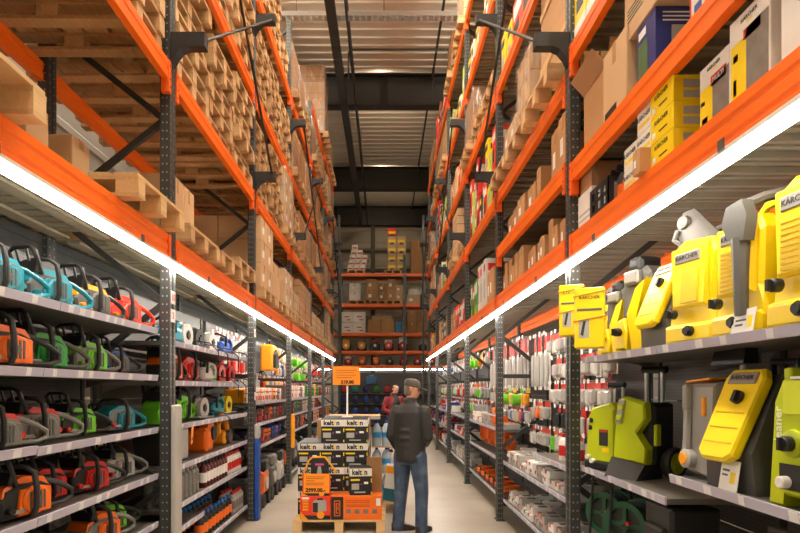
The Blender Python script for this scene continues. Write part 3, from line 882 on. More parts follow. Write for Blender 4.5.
bottles('grey ribbed', 4.62, 5.45, (.1, .22), .681, 'fifth shelf, second left bay')
bottles('dark red', 5.6, 6.35, (.1, .22), .681, 'fifth shelf by the grey bottles')
bottles('red-striped white', 6.42, 7.05, (.1, .21), .681, 'fifth shelf near the second post')
bottles('blue-capped black', 5.5, 6.6, (.1, .32), .201, 'bottom shelf, second left bay', .125)
bottles('yellow-capped black', 5.5, 7.0, (.44, .55), .201, 'back of the bottom shelf', .13)
bottles('red-capped grey', 6.7, 7.05, (.1, .22), .201, 'bottom shelf by the blue guard', .11)
b = MB(); b.box(0, .003, -.1, .1, -.14, 0)
o = part(b, 'price_card', SIGN, None); o.location = (-1.575, 4.72, 1.33); o.rotation_euler = (0, .05, .25)
part(MB().box(.003, .0036, -.07, .07, -.11, -.09), 'print', BLACK, o); tag(o, 'small orange price card hanging beside the pale grey post guard', 'price card')

# ------------------------------------------------------------------ pressure washers on the right
BADGE = pm((150, 148, 142), .35, .4)
def knob(b, x, y, z, r=.025): b.cyl((x, 0, z), r, y - .04, y, 'y', 12, ch=.006); b.box(x - .006, x + .006, y - .055, y - .036, z - r * .8, z + r * .8)
def mk_tall(slats=True, gun=0):
    """upright yellow washer: front -Y"""
    def f():
        e = empty('pressure_washer')
        b = MB()
        b.prism([(-.155, 0), (.155, 0), (.15, .12), (.125, .2), (.135, .44), (.11, .5), (-.06, .52), (-.13, .48), (-.135, .2)], 'y', -.12, -.03, .018)
        b.prism([(-.1, .18), (.1, .18), (.11, .48), (-.11, .48)], 'y', -.145, -.1, .015)
        b.rbox(-.15, .15, -.15, -.02, 0, .1, .02)
        part(b, 'front_shell', YELLOW, e)
        part(MB().rbox(-.135, .135, -.03, .17, .0, .46, .03), 'rear_shell', DARK, e)
        bd = part(MB().rbox(-.075, .075, -.151, -.14, .4, .45, .004), 'badge', BADGE, e)
        text('KÄRCHER', .03, BLACK, bd, (0, -.1525, .425))
        if slats:
            b = MB()
            for k in range(9): b.box(-.075, .075, -.149, -.14, .2 + k * .02, .21 + k * .02)
            part(b, 'vent', pm((206, 170, 10), .5), e)
        else:
            part(MB().prism([(-.04, .2), (.06, .2), (.07, .36), (-.03, .36)], 'y', -.153, -.14, .004), 'recess', pm((230, 196, 20), .4), e)
        b = MB(); knob(b, -.07, -.15, .15, .024); part(b, 'switch', BLACK, e)
        b = MB(); b.cyl((.02, 0, .06), .018, -.18, -.15, 'y', 12); b.cyl((.02, 0, .06), .026, -.168, -.15, 'y', 12); part(b, 'hose_connector', BLACK, e)
        part(MB().tube([(-.08, .06, .47), (-.08, .06, .56), (-.05, .06, .585), (.05, .06, .585), (.08, .06, .56), (.08, .06, .47)], .018, 8), 'carry_handle', YELLOW if gun == 2 else MGREY, e)
        if gun:
            g = MB()
            if gun == 1:
                g.hull([(-.14, -.06, .5), (-.05, -.06, .5), (-.14, .05, .5), (-.03, .06, .5), (-.15, -.06, .62), (-.13, -.05, .69), (-.08, -.03, .7), (-.13, .03, .69), (-.06, .05, .62), (.02, .06, .52), (.02, .1, .5)])
                g.lathe([(.02, -.075), (.034, -.07), (.036, -.05)], (-.115, 0, .635), 'y', 12)
                g.tube([(-.14, -.07, .6), (-.15, -.085, .55), (-.1, -.07, .5)], .012, 6)
            else:
                g.hull([(.04, -.2, .4), (.04, -.15, .4), (.13, -.2, .38), (.13, -.15, .38), (.0, -.2, .47), (.0, -.15, .47), (.03, -.2, .54), (.03, -.15, .54), (.12, -.2, .55), (.12, -.15, .55), (.15, -.2, .48), (.15, -.15, .48)])
                g.tube([(.085, -.175, .4), (.085, -.175, .25), (.09, -.175, .08)], [.036, .03, .026], 8)
                g.tube([(.08, -.175, .53), (.13, -.1, .56), (.16, .0, .58)], .022, 8)
            part(g, 'spray_gun', MGREY, e)
        return e
    return f
def mk_ribbon():
    e = empty('pressure_washer')
    part(MB().prism([(-.13, 0), (.13, 0), (.12, .3), (.1, .44), (.06, .48), (-.08, .48), (-.12, .42)], 'y', -.08, .14, .02), 'body', MGREY, e)
    b = MB()
    b.prism([(.02, 0), (.13, 0), (.06, .2), (.13, .4), (.05, .36), (-.03, .22)], 'y', -.13, -.075, .012)
    b.prism([(-.13, .02), (-.04, .02), (-.03, .12), (-.06, .2), (-.11, .19), (-.13, .14)], 'y', -.125, -.075, .012)
    part(b, 'yellow_shell', YELLOW, e)
    b = MB(); b.rbox(-.07, .05, -.12, -.07, .38, .46, .015); part(b, 'badge', BADGE, e)
    part(MB().rbox(-.06, .05, -.1, .06, .45, .54, .03), 'gun_holder', BLACK, e)
    b = MB(); knob(b, -.075, -.13, .12, .024); part(b, 'switch', BLACK, e)
    b = MB()
    for s in (-1, 1): b.cyl((0, .1, .07), .07, s * .13 - .02, s * .13 + .02, 'x', 16)
    part(b, 'wheel', BLACK, e)
    return e
def mk_shield(base):
    def f():
        e = empty('pressure_washer')
        part(MB().hull([(-.15, -.16, 0), (.15, -.16, 0), (.15, .16, 0), (-.15, .16, 0), (-.14, -.17, .17), (.14, -.17, .17), (-.12, -.02, .5), (.12, -.02, .5), (-.12, .14, .5), (.12, .14, .5), (-.14, .17, .3), (.14, .17, .3)]), 'body', base, e)
        b = MB()
        n = Vector((0, -.15, .33)).normalized()
        T = Matrix.Translation((0, -.135, .325)) @ Matrix.Rotation(-.42, 4, 'X')
        b.T = T
        b.prism([(-.105, -.19), (-.07, -.215), (.07, -.215), (.105, -.19), (.115, .17), (.09, .21), (-.09, .21), (-.115, .17)], 'y', -.03, .02, .012)
        part(b, 'shield', YELLOW, e)
        b = MB(); b.T = T; b.rbox(-.085, .085, -.038, -.02, .135, .19, .006); bd = part(b, 'badge', BADGE, e)
        t = text('KÄRCHER', .03, BLACK, bd, T @ Vector((0, -.0395, .163)), 0, PI / 2 - .42)
        b = MB(); b.T = T
        for k in range(3): b.box(-.085, .085, -.033, -.028, -.14 + k * .07, -.135 + k * .07)
        part(b, 'groove', pm((214, 178, 16), .4), e)
        b = MB(); b.T = T; b.cyl((.02, 0, .07), .03, -.045, -.03, 'y', 14); b.box(.01, .03, -.06, -.04, .045, .095); part(b, 'switch', BLACK, e)
        part(MB().tube([(-.07, .1, .48), (-.07, .1, .56), (.07, .1, .56), (.07, .1, .48)], .016, 8), 'carry_handle', BLACK, e)
        return e
    return f
def mk_limewheels():
    e = empty('pressure_washer')
    part(MB().rbox(-.12, .13, -.03, .2, .08, .5, .03), 'body', BLACK, e)
    part(MB().prism([(-.13, .12), (.12, .1), (.125, .2), (.05, .3), (.12, .4), (.11, .5), (-.05, .54), (-.1, .5)], 'y', -.1, -.02, .015), 'front_shell', LIME, e)
    part(MB().prism([(-.1, .36), (-.05, .36), (-.02, .52), (-.07, .52)], 'y', -.115, -.095, .006), 'switch_panel', SILVER, e)
    b = MB(); b.cyl((-.065, 0, .4), .02, -.125, -.11, 'y', 10); b.cyl((-.05, 0, .47), .02, -.125, -.11, 'y', 10); part(b, 'button', LIME, e)
    part(MB().hull([(-.15, -.16, 0), (.1, -.16, 0), (.1, .1, 0), (-.15, .1, 0), (-.14, -.1, .13), (.12, -.1, .1), (.12, .1, .13), (-.14, .1, .13)]), 'skirt', DARK, e)
    for s in (-1, 1):
        w = part(MB().lathe([(.06, -.025), (.1, -.028), (.105, -.015), (.105, .015), (.1, .028), (.06, .025)], (s * .165, .13, .105), 'x', 20, ring=True), 'wheel', RUBBER, e)
        b = MB(); b.cyl((s * .165, .13, .105), .018, -.032, .032, 'x', 10)
        for k in range(5):
            a = k * 2 * PI / 5; b.T = Matrix.Translation((s * .165, .13, .105)) @ Matrix.Rotation(a, 4, 'X'); b.box(-.03, .03, -.012, .012, .0, .07); b.T = None
        b.lathe([(.058, -.03), (.07, -.03), (.07, .03), (.058, .03)], (s * .165, .13, .105), 'x', 20, ring=True)
        part(b, 'rim', LIME, w)
    b = MB()
    for x in (-.06, .06): b.tube([(x, .16, .45), (x, .16, .72)], .015, 8)
    part(b, 'handle_tube', SILVER, e)
    part(MB().tube([(-.09, .16, .72), (.09, .16, .72)], .024, 8), 'grip', BLACK, e)
    part(MB().rbox(.125, .15, -.03, .03, .22, .36, .01), 'side_clip', LIME, e)
    return e
def mk_limebox():
    e = empty('pressure_washer')
    part(MB().prism([(-.15, .06), (.15, .06), (.15, .5), (.1, .55), (-.09, .5), (-.13, .42)], 'y', -.12, .12, .02), 'shell', LIME, e)
    part(MB().rbox(-.16, .16, -.13, .13, 0, .07, .015), 'base', BLACK, e)
    b = MB(); b.rbox(-.1, -.065, -.13, -.115, .38, .42, .01); b.rbox(-.11, -.075, -.13, -.115, .32, .36, .01); part(b, 'switch', BLACK, e)
    l = part(MB().box(.0, .09, -.1225, -.119, .2, .33), 'label_plate', DARK, e)
    part(MB().box(.005, .085, -.1235, -.122, .31, .325), 'red_strip', RED, l)
    part(MB().box(.03, .1, -.1225, -.119, .15, .185), 'yellow_sticker', YELLOW, e)
    b = MB(); b.cyl((-.11, 0, .1), .02, -.15, -.12, 'y', 10); b.cyl((-.06, 0, .07), .02, -.15, -.12, 'y', 10); part(b, 'hose_connector', WHITE, e)
    b = MB()
    for x in (-.06, .06): b.tube([(x, .08, .48), (x, .08, .68)], .014, 8)
    part(b, 'handle_tube', SILVER, e)
    part(MB().tube([(-.08, .08, .69), (.08, .08, .69)], .024, 8), 'grip', BLACK, e)
    return e
def mk_limecleaner():
    e = empty('pressure_washer')
    b = MB()
    b.prism([(-.15, 0), (-.08, 0), (-.075, .045), (.1, .045), (.11, 0), (.16, 0), (.16, .43), (.12, .5), (-.08, .5), (-.12, .42)], 'y', -.12, .12, .015)
    b.rbox(-.1, -.06, -.1, .1, .48, .54, .01); b.rbox(.1, .15, -.1, .1, .44, .53, .01)
    part(b, 'shell', LIME, e)
    part(MB().prism([(-.07, .36), (.11, .36), (.13, .49), (-.07, .49)], 'y', -.127, -.117, .004), 'front_panel', pm((205, 216, 40), .4), e)
    part(MB().prism([(-.04, .495), (.09, .495), (.09, .505), (-.04, .505)], 'y', -.12, -.02), 'white_label', PAPER, e)
    b = MB(); b.lathe([(.036, -.14), (.052, -.135), (.055, -.118)], (-.02, 0, .25), 'y', 18); part(b, 'dial_ring', pm((168, 182, 10), .4), e)
    b = MB(); knob(b, -.02, -.135, .25, .03); part(b, 'dial', BLACK, e)
    part(MB().box(-.09, .06, -.1225, -.119, .07, .17), 'grille', DARK, e)
    part(MB().cyl((-.05, 0, .1), .024, -.16, -.12, 'y', 12, ch=.005), 'hose_connector', WHITE, e)
    text('cleaner', .055, PAPER, e, (-.095, -.1225, .31), 0, PI / 2, 'lettering', -PI / 2)
    part(MB().box(.12, .165, -.1225, -.119, .3, .4), 'red_label', RED, e)
    part(MB().tube([(-.04, .08, .49), (-.05, .08, .6), (.0, .08, .64), (.1, .08, .6), (.1, .08, .49)], .02, 8), 'hose', BLACK, e)
    return e
def mk_greyhd():
    e = empty('pressure_washer')
    b = MB()
    b.prism([(-.13, .03), (.13, .0), (.14, .16), (.1, .24), (.1, .5), (-.1, .5), (-.12, .42), (-.09, .36), (-.09, .2), (-.14, .12)], 'y', -.1, .1, .02)
    b.rbox(-.12, -.07, -.14, -.08, .35, .5, .02); b.tube([(-.095, -.11, .36), (-.095, -.115, .2), (-.1, -.12, .06)], [.022, .022, .028], 8)
    part(b, 'shell', pm((156, 154, 148), .45), e)
    part(MB().rbox(.06, .15, -.06, .14, .0, .47, .03), 'motor_cover', MGREY, e)
    part(MB().prism([(-.13, .505), (.06, .52), (.06, .53), (-.13, .515)], 'y', -.1, .06, .003), 'yellow_trim', AMBER, e)
    b = MB(); b.lathe([(.03, -.15), (.05, -.14), (.05, -.1)], (-.08, 0, .1), 'y', 16); part(b, 'port_ring', LGREY, e)
    part(MB().cyl((-.08, 0, .1), .034, -.156, -.1, 'y', 14, ch=.005), 'yellow_port', AMBER, e)
    part(MB().rbox(.01, .04, -.112, -.09, .33, .43, .006), 'yellow_tab', AMBER, e)
    b = MB(); b.tube([(.1, .06, .46), (.1, .06, .62)], .018, 8); part(b, 'handle_tube', LGREY, e)
    part(MB().hull([(-.1, .02, .6), (-.1, .1, .6), (.15, .02, .6), (.15, .1, .6), (-.08, .03, .67), (.15, .03, .68), (.15, .1, .68), (-.08, .1, .67), (-.14, .04, .57), (-.14, .08, .57)]), 'grip', BLACK, e)
    return e
ZS1, ZS2A, ZS2B = 1.865, 1.06, 1.19
WR = [('tall_s1', mk_tall(True, 0), 2.13, .22, ZS1, .1, 1.12, 'yellow pressure washer with grey top nozzle, cut off by the photo edge'),
      ('tall_s2', mk_tall(True, 2), 2.52, .2, ZS1, .1, 1.02, 'yellow slatted pressure washer with long grey spray gun hung in front'),
      ('tall_p', mk_tall(False, 1), 2.9, .19, ZS1, .2, (1.15, 1, 1.02), 'smooth yellow pressure washer with grey gun standing on top'),
      ('shield_g', mk_shield(MGREY), 3.28, .22, ZS1, .1, .93, 'grey pressure washer with slanted yellow shield on the upper shelf'),
      ('ribbon', mk_ribbon, 3.62, .2, ZS1, .25, 1.12, 'grey pressure washer with yellow ribbon front beside the slanted shield'),
      ('ribbon', mk_ribbon, 3.95, .2, ZS1, .25, .95, 'smaller ribbon fronted pressure washer behind the hanging yellow boxes'),
      ('tall_p', mk_tall(False, 1), 4.18, .24, ZS1, .1, .75, 'yellow pressure washer mostly hidden by the hanging yellow boxes'),
      ('tall_s1', mk_tall(True, 0), 2.3, .5, ZS1, 0, 1.02, 'yellow pressure washer at the back of the upper shelf'),
      ('limebox', mk_limebox, 4.14, .16, ZS2A, .45, .88, 'boxy lime green pressure washer with red label by the post'),
      ('limewheels', mk_limewheels, 3.76, .2, ZS2A, .5, .98, 'lime and black pressure washer on large lime rimmed wheels'),
      ('greyhd', mk_greyhd, 2.86, .2, ZS2B, .1, .95, 'grey pressure washer with yellow trim and white handle tube'),
      ('shield_d', mk_shield(pm((72, 70, 68), .5)), 2.55, .22, ZS2B, .1, 1.02, 'dark grey pressure washer with slanted yellow shield on the lower shelf'),
      ('limecleaner', mk_limecleaner, 2.12, .17, ZS2B, .1, .98, 'lime green pressure washer with white lettering on the lower shelf')]
for key, mk, y, dep, z, dr, sc, lb in WR:
    loc, rz = at('R', y, dep + .06, z + .002)
    put(key, mk, loc, rz + dr, lb, 'pressure washer', None, sc)
shelving('R', 1.66, 4.34, [(1.66, 3.12, ZS1, .62), (3.12, 4.3, ZS1, .62), (1.66, 2.98, ZS2B, .62), (3.02, 4.3, ZS2A, .62), (3.02, 4.3, .56, .5), (1.66, 4.3, .12, .62)], 2.1, .64, 'nearest grey metal shelving unit on the right carrying pressure washers')
def card(name, w, h, mats, label, loc, rot, boxes, cat='price card', th=.003):
    o = part(MB().box(-w / 2, w / 2, -th, 0, 0, h), name, mats, None); o.location = loc; o.rotation_euler = rot
    for x0, x1, z0, z1, m in boxes: part(MB().box(x0, x1, -th - .0008, -th + .0004, z0, z1), 'print', m, o)
    return tag(o, label, cat)
card('price_card', .13, .14, PAPER, 'white price card propped before the dark grey shield washer', (FR + .085, 2.5, ZS2B), (-.15, 0, -PI / 2), [(-.05, .0, .09, .1, MGREY), (-.05, -.01, .07, .078, MGREY), (.01, .045, .04, .09, YELLOW)])
card('price_card', .15, .11, PAPER, 'white price card propped before the slatted yellow washer', (FR + .085, 2.4, ZS1), (-.15, 0, -PI / 2), [(-.05, .02, .06, .068, MGREY), (-.05, .0, .04, .048, MGREY), (.03, .06, .03, .08, YELLOW)])
# yellow demonstration boxes hung on the post
def mk_hangbox():
    e = empty('hanging_box')
    part(MB().rbox(-.085, .085, -.055, .055, 0, .36, .006), 'body', YELLOW, e)
    p = part(MB().box(-.06, .0, -.0565, -.054, .06, .17), 'picture', LGREY, e)
    part(MB().hull([(-.05, -.0575, .08), (-.035, -.0575, .07), (-.02, -.0575, .16), (-.035, -.0575, .16), (-.03, -.0565, .1)]), 'tool_image', DARK, p)
    text('KÄRCHER', .026, BLACK, e, (0, -.0565, .3))
    part(MB().box(-.07, .07, -.0562, -.054, .22, .235), 'print', MGREY, e)
    part(MB().box(-.0865, -.084, -.04, .03, .1, .3), 'side_print', PAPER, e)
    b = MB()
    for z in (.16, .31):
        b.tube([(-.089, -.06, z), (.089, -.06, z + .03), (.09, .06, z + .02), (-.09, .06, z), (-.089, -.06, z)], .005, 5)
    part(b, 'yellow_string', AMBER, e)
    return e
put('hangbox', mk_hangbox, (FR - .06, 4.12, 2.02), -.4, 'flat yellow carton tied with string, hanging against the perforated post', 'box', None, 1.0)
put('hangbox', mk_hangbox, (FR - .09, 3.68, 1.9), -.4, 'flat yellow carton tied with string, hanging before the upper shelf', 'box', None, 1.06)
# bottom right: hose reels, machines and carts on the floor shelf
def mk_reel():
    e = empty('hose_reel')
    for s in (-1, 1):
        b = MB(); b.lathe([(.15, -.012), (.2, -.012), (.2, .012), (.15, .012)], (0, s * .11, .26), 'y', 22, ring=True)
        for k in range(4):
            b.T = Matrix.Translation((0, s * .11, .26)) @ Matrix.Rotation(k * 2 * PI / 4, 4, 'Y'); b.box(-.018, .018, -.008, .008, .03, .18)
        b.T = None; b.cyl((0, s * .11, .26), .045, -.014, .014, 'y', 14)
        part(b, 'flange', DGREEN, e)
    b = MB()
    for k in range(5): b.lathe([(.165, -.085 + k * .035), (.182, -.075 + k * .035), (.182, -.065 + k * .035), (.165, -.055 + k * .035)], (0, 0, .26), 'y', 22)
    b.cyl((0, 0, .26), .165, -.1, .1, 'y', 18)
    part(b, 'wound_hose', RUBBER, e)
    part(MB().tube([(-.14, -.14, 0), (-.12, -.14, .3), (-.1, -.14, .6), (.1, -.14, .6)], .013, 6).tube([(-.14, .14, 0), (-.1, .14, .6), (.1, .14, .6)], .013, 6), 'stand', BLACK, e)
    b = MB(); b.tube([(0, -.12, .26), (0, -.16, .26), (.09, -.165, .3)], .011, 6); part(b, 'crank', DARK, e)
    part(MB().tube([(.09, -.165, .3), (.09, -.22, .3)], .016, 8), 'crank_knob', RED, e)
    return e
for y, d, z, rz, lb in ((4.06, .2, .575, .6, 'dark green hose reel hanging nearest the post below the lime washers'), (3.72, .2, .575, .6, 'dark green hose reel with red crank knob below the lime washers')):
    loc, r = at('R', y, d, z); put('reel', mk_reel, loc, r + rz, lb, 'hose reel', None, .75)
def mk_cyltank(c):
    def f():
        e = empty('garden_pump')
        part(MB().lathe([(.1, -.2), (.16, -.15), (.17, 0), (.16, .15), (.1, .2)], (0, 0, .2), 'x', 18), 'tank', c, e)
        part(MB().rbox(-.1, .1, -.08, .08, .36, .5, .03), 'motor', MGREY, e)
        b = MB()
        for s in (-1, 1): b.box(s * .12 - .02, s * .12 + .02, -.12, .12, 0, .08)
        part(b, 'foot', BLACK, e)
        part(MB().cyl((.05, 0, .43), .035, -.12, -.07, 'y', 12), 'gauge', PAPER, e)
        return e
    return f
for key, c, y, d, z, lb in (('pumpg', DGREEN, 3.95, .33, .122, 'green tank garden pump on the floor shelf under the hose reels'), ('pumpk', DARK, 2.72, .38, .122, 'dark tank pump beside a hose cart under the lower washer shelf')):
    loc, r = at('R', y, d, z); put(key, mk_cyltank(c), loc, r + .2, lb, 'pump', None, .76)
def mk_cart():
    e = empty('hose_cart')
    part(MB().tube([(-.14, .1, .1), (-.14, .02, .85), (-.12, .0, .9), (.12, .0, .9), (.14, .02, .85), (.14, .1, .1)], .016, 8), 'frame', DARK, e)
    part(MB().tube([(-.12, -.06, .72), (.12, -.06, .72)], .022, 8).tube([(-.12, .0, .8), (-.12, -.06, .72)], .014, 6).tube([(.12, .0, .8), (.12, -.06, .72)], .014, 6), 'handle', GREY, e)
    for s in (-1, 1):
        w = part(MB().lathe([(.1, -.02), (.16, -.025), (.17, 0), (.16, .025), (.1, .02)], (s * .11, -.05, .5), 'x', 20, ring=True), 'drum_flange', DARK, e)
        part(MB().lathe([(.06, -.03), (.075, -.03), (.075, .03), (.06, .03)], (s * .11, -.05, .5), 'x', 16), 'hub_ring', LGREY, w)
    part(MB().cyl((0, -.05, .5), .1, -.1, .1, 'x', 16), 'drum', MGREY, e)
    b = MB()
    for s in (-1, 1): b.lathe([(.03, -.02), (.1, -.02), (.1, .02), (.03, .02)], (s * .17, .1, .1), 'x', 18)
    part(b, 'wheel', RUBBER, e)
    return e
for y, lb in ((2.35, 'black hose cart with round drum under the lower washer shelf'), (1.95, 'black hose cart at the photo edge under the lower washer shelf')):
    loc, r = at('R', y, .27, .122); put('cart', mk_cart, loc, r + .1, lb, 'hose cart', None, 1.02)
b = MB(); b.rbox(-.16, .16, -.14, .14, 0, .42, .02); b.rbox(-.12, .12, -.17, -.13, .18, .3, .02)
o = part(b, 'machine_case', DARK, None); o.location, r = at('R', 3.3, .3, .6)[0], 0; o.rotation_euler = (0, 0, -PI / 2); o.location.z = .563
part(MB().rbox(-.1, -.03, -.2, -.165, .16, .22, .01), 'latch', LGREY, o)
tag(o, 'dark square machine case directly under the step between the washer shelves', 'case')
b = MB(); b.box(-.3, .3, -.2, .2, 0, .54); o2 = part(b, 'shelf_crate', BLACK, None); o2.location = (FR + .34, 3.3, .122); o2.scale = (.7, 1, .7); part(MB().box(-.31, .31, -.21, .21, .5, .54), 'rim', DARK, o2)
tag(o2, 'black crate on the floor shelf beneath the dark machine case', 'crate')
# ------------------------------------------------------------------ pallets and cartons
def mk_pallet(mat, detail=True, W=.8, D=1.2):
    """W along x, D along y"""
    def f():
        rr = random.Random(int(W * 100) + (3 if detail else 5))
        deck = MB(); n = 7
        for k in range(n):
            w = D / n
            y = -D / 2 + k * w + .006
            deck.box(-W / 2, W / 2, y, y + w - rr.uniform(.012, .05), .122, .144)
        st = []
        for x in (-W / 2, -.05, W / 2 - .1):
            b = MB()
            b.box(x, x + .1, -D / 2, D / 2, .1, .122); b.box(x, x + .1, -D / 2, D / 2, 0, .022)
            for y in (-D / 2, -.07, D / 2 - .14): b.box(x + .002, x + .098, y, y + .14, .022, .1)
            st.append(b)
        if not detail:
            for b in st: deck.add(b.v, b.f)
            return part(deck, 'pallet', mat, None)
        e = empty('pallet')
        part(deck, 'deck', mat, e)
        for b in st: part(b, 'runner', mat, e)
        return e
    return f
LEVW = ['lowest', 'second', 'third', 'fourth', 'top']
GP = 'pallets on the pallet rack'
def pallet(side, k, lev, y, dep, z, lb, near=True, rz=0., new=False):
    loc, r = at(side, y, dep, z)
    put(('pal', near, new), mk_pallet(NEWWOOD if new else WOOD, near), loc, r + rz, lb, 'pallet', 'wooden pallets, %s rack' % SIDE[side])
def stack(side, k, li, z, y, n, near, which, dep=.61):
    for i in range(n):
        pallet(side, k, li, y + R.uniform(-.025, .025), dep + R.uniform(-.05, .04), z + i * .1445,
               'empty wooden pallet, %s up in %s stack, %s rack, %s level, %s bay' % (od(i + 1), which, SIDE[side], LEVW[li], BAYW[k]), near, R.uniform(-.02, .02))
def mk_carton(w, d, h, mat, tape=TAPE, bands=(), lab=None, far=False, opened=False, name='carton'):
    """root mesh is the carton; local front -Y"""
    def f():
        b = MB()
        if opened:
            t = .006
            b.box(-w / 2, w / 2, -d / 2, d / 2, 0, t); b.box(-w / 2, w / 2, -d / 2, -d / 2 + t, 0, h); b.box(-w / 2, w / 2, d / 2 - t, d / 2, 0, h)
            b.box(-w / 2, -w / 2 + t, -d / 2, d / 2, 0, h); b.box(w / 2 - t, w / 2, -d / 2, d / 2, 0, h)
        else: b.rbox(-w / 2, w / 2, -d / 2, d / 2, 0, h, .006)
        o = part(b, name, mat, None)
        if opened:
            fl = MB()
            fl.hull([(-w / 2, -d / 2, h), (w / 2, -d / 2, h), (-w / 2, -d / 2 - .1, h + .1), (w / 2, -d / 2 - .1, h + .1), (-w / 2, -d / 2 - .004, h), (w / 2, -d / 2 - .004, h)])
            part(fl, 'flap', mat, o)
            fl = MB(); fl.hull([(w / 2, -d / 2, h), (w / 2, d / 2, h), (w / 2 + .06, -d / 2, h + .14), (w / 2 + .06, d / 2, h + .14), (w / 2 + .005, -d / 2, h), (w / 2 + .005, d / 2, h)])
            part(fl, 'flap', mat, o)
            fl = MB(); fl.hull([(-w / 2, -d / 2, h), (-w / 2, d / 2, h), (-w / 2 - .06, -d / 2, h + .14), (-w / 2 - .06, d / 2, h + .14), (-w / 2 - .005, -d / 2, h), (-w / 2 - .005, d / 2, h)])
            part(fl, 'flap', mat, o)
        elif tape and not far:
            b = MB(); b.box(-.025, .025, -d / 2 - .0012, d / 2 + .0012, h - .002, h + .0012)
            b.box(-.025, .025, -d / 2 - .0012, -d / 2 + .002, h * .72, h); part(b, 'tape', tape, o)
        for fx0, fx1, fz0, fz1, m, nm in bands:       # printed fields on the front and on both short sides
            b = MB()
            b.box(-w / 2 + fx0 * w, -w / 2 + fx1 * w, -d / 2 - .0015, -d / 2 + .001, fz0 * h, fz1 * h)
            for s in (-1, 1):
                y0, y1 = -d / 2 + fx0 * d, -d / 2 + fx1 * d
                b.box(s * w / 2 - .0015, s * w / 2 + .0015, y0, y1, fz0 * h, fz1 * h)
            part(b, nm, m, o)
        if lab:
            part(MB().box(-w * .3, -w * .02, -d / 2 - .0012, -d / 2, h * .3, h * .6), 'paper_label', PAPER, o)
        return o
    return f
CD = {}   # carton kinds: (maker, w, d, h, wording)
def ck(key, wording, w, d, h, mat, **kw):
    CD[key] = (mk_carton(w, d, h, mat, **kw), w, d, h, wording)
ck('b1', 'plain brown carton', .38, .5, .3, CARD); ck('b2', 'labelled brown carton', .3, .45, .26, CARD, lab=1); ck('b3', 'tall brown carton', .26, .5, .46, CARD, lab=1)
ck('b4', 'dark brown carton', .44, .6, .34, CARD3); ST = ((0, 1, .3, .325, DARK, 'strap'), (0, 1, .66, .685, DARK, 'strap'))
ck('g1', 'big brown carton', .39, 1.0, .4, CARD, bands=ST, tape=None); ck('g2', 'big beige carton', .39, 1.0, .44, CARD2, bands=ST, tape=None); ck('g3', 'big dark brown carton', .39, 1.0, .42, CARD3, bands=ST[:1], tape=None)
ck('e1', 'beige carton', .39, .55, .3, CARD2, lab=1); ck('e2', 'tall beige carton', .34, .5, .55, CARD2)
ck('e3', 'small beige carton', .2, .4, .2, CARD2); ck('w1', 'white carton', .32, .5, .3, CARDW, bands=((.15, .85, .55, .7, MGREY, 'print'),)); ck('s1', 'small brown carton', .16, .4, .24, CARD, lab=1)
ck('s2', 'narrow brown carton', .13, .45, .34, CARD); ck('bo', 'open topped brown carton', .34, .5, .24, CARD2, opened=True); ck('bp', 'brown carton with dark print', .36, .5, .3, CARD, bands=((.15, .8, .2, .35, DARK, 'print'),))
def rt(key, wording, w, d, h, base, *bands): ck(key, wording, w, d, h, base, tape=None, name='retail_box', bands=[(*b, 'print') for b in bands])
rt('ry', 'yellow retail box', .2, .4, .5, YELLOW, (.1, .9, .7, .85, BLACK), (.2, .8, .2, .5, LGREY)); rt('rr', 'red retail box', .18, .4, .55, RED, (.1, .9, .6, .8, PAPER), (.2, .8, .1, .4, DARK))
rt('ro', 'orange retail box', .24, .4, .5, ORED, (.1, .9, .65, .85, PAPER), (.15, .6, .1, .45, DARK)); rt('rg', 'green retail box', .16, .4, .6, GREEN, (.1, .9, .6, .9, PAPER), (.1, .9, .1, .3, BGREEN))
rt('rw', 'tall white retail box', .15, .4, .7, CARDW, (.1, .9, .75, .9, RED), (.2, .8, .2, .6, LGREY)); rt('rb', 'blue retail box', .18, .4, .5, NAVY, (.1, .9, .6, .85, PAPER), (.2, .8, .15, .45, LGREY))
rt('rk', 'black retail box', .2, .4, .45, DARK, (.1, .9, .7, .9, YELLOW), (.2, .8, .2, .5, PAPER)); rt('rl', 'pale green retail pack', .12, .4, .75, pm((176, 196, 90), .5), (.1, .9, .5, .7, PAPER))
rt('rx', 'red-based white retail box', .22, .4, .42, CARDW, (0, 1, .0, .3, RED), (.2, .8, .5, .8, DARK))
CN = {}
PRINTED = True
def row(side, k, li, z, y0, y1, dep, kinds, high=1, grp=None, gap=.012, sc=1., maxh=9.):
    """a row of cartons along one beam level; each carton its own thing; ordinals run away from the camera"""
    y = y0; n = CN.get((side, k, li), 0)
    while True:
        kd = R.choice(kinds); mk, w, d, h, wd = CD[kd]; w, d, h = w * sc, d * sc, h * sc
        if y + w > y1: break
        n += 1
        for s in range(high if R.random() < .8 else max(1, high - 1)):
            if (s + 1) * h > maxh: break
            loc, rz = at(side, y + w / 2, dep + d / 2 + R.uniform(-.02, .03), z + s * (h + .0025))
            put(('c', kd), mk, loc, rz + R.uniform(-.012, .012), '%s, %s rack, %s level, %s bay, %s from near post%s' % (wd, SIDE[side], LEVW[li], BAYW[k], od(n), '' if s == 0 else ', %s up' % od(s + 1)),
                'carton', '%ss on the %s rack' % (wd, SIDE[side]), sc)
        y += w + gap + .008 + R.uniform(0, .02)
    CN[(side, k, li)] = n
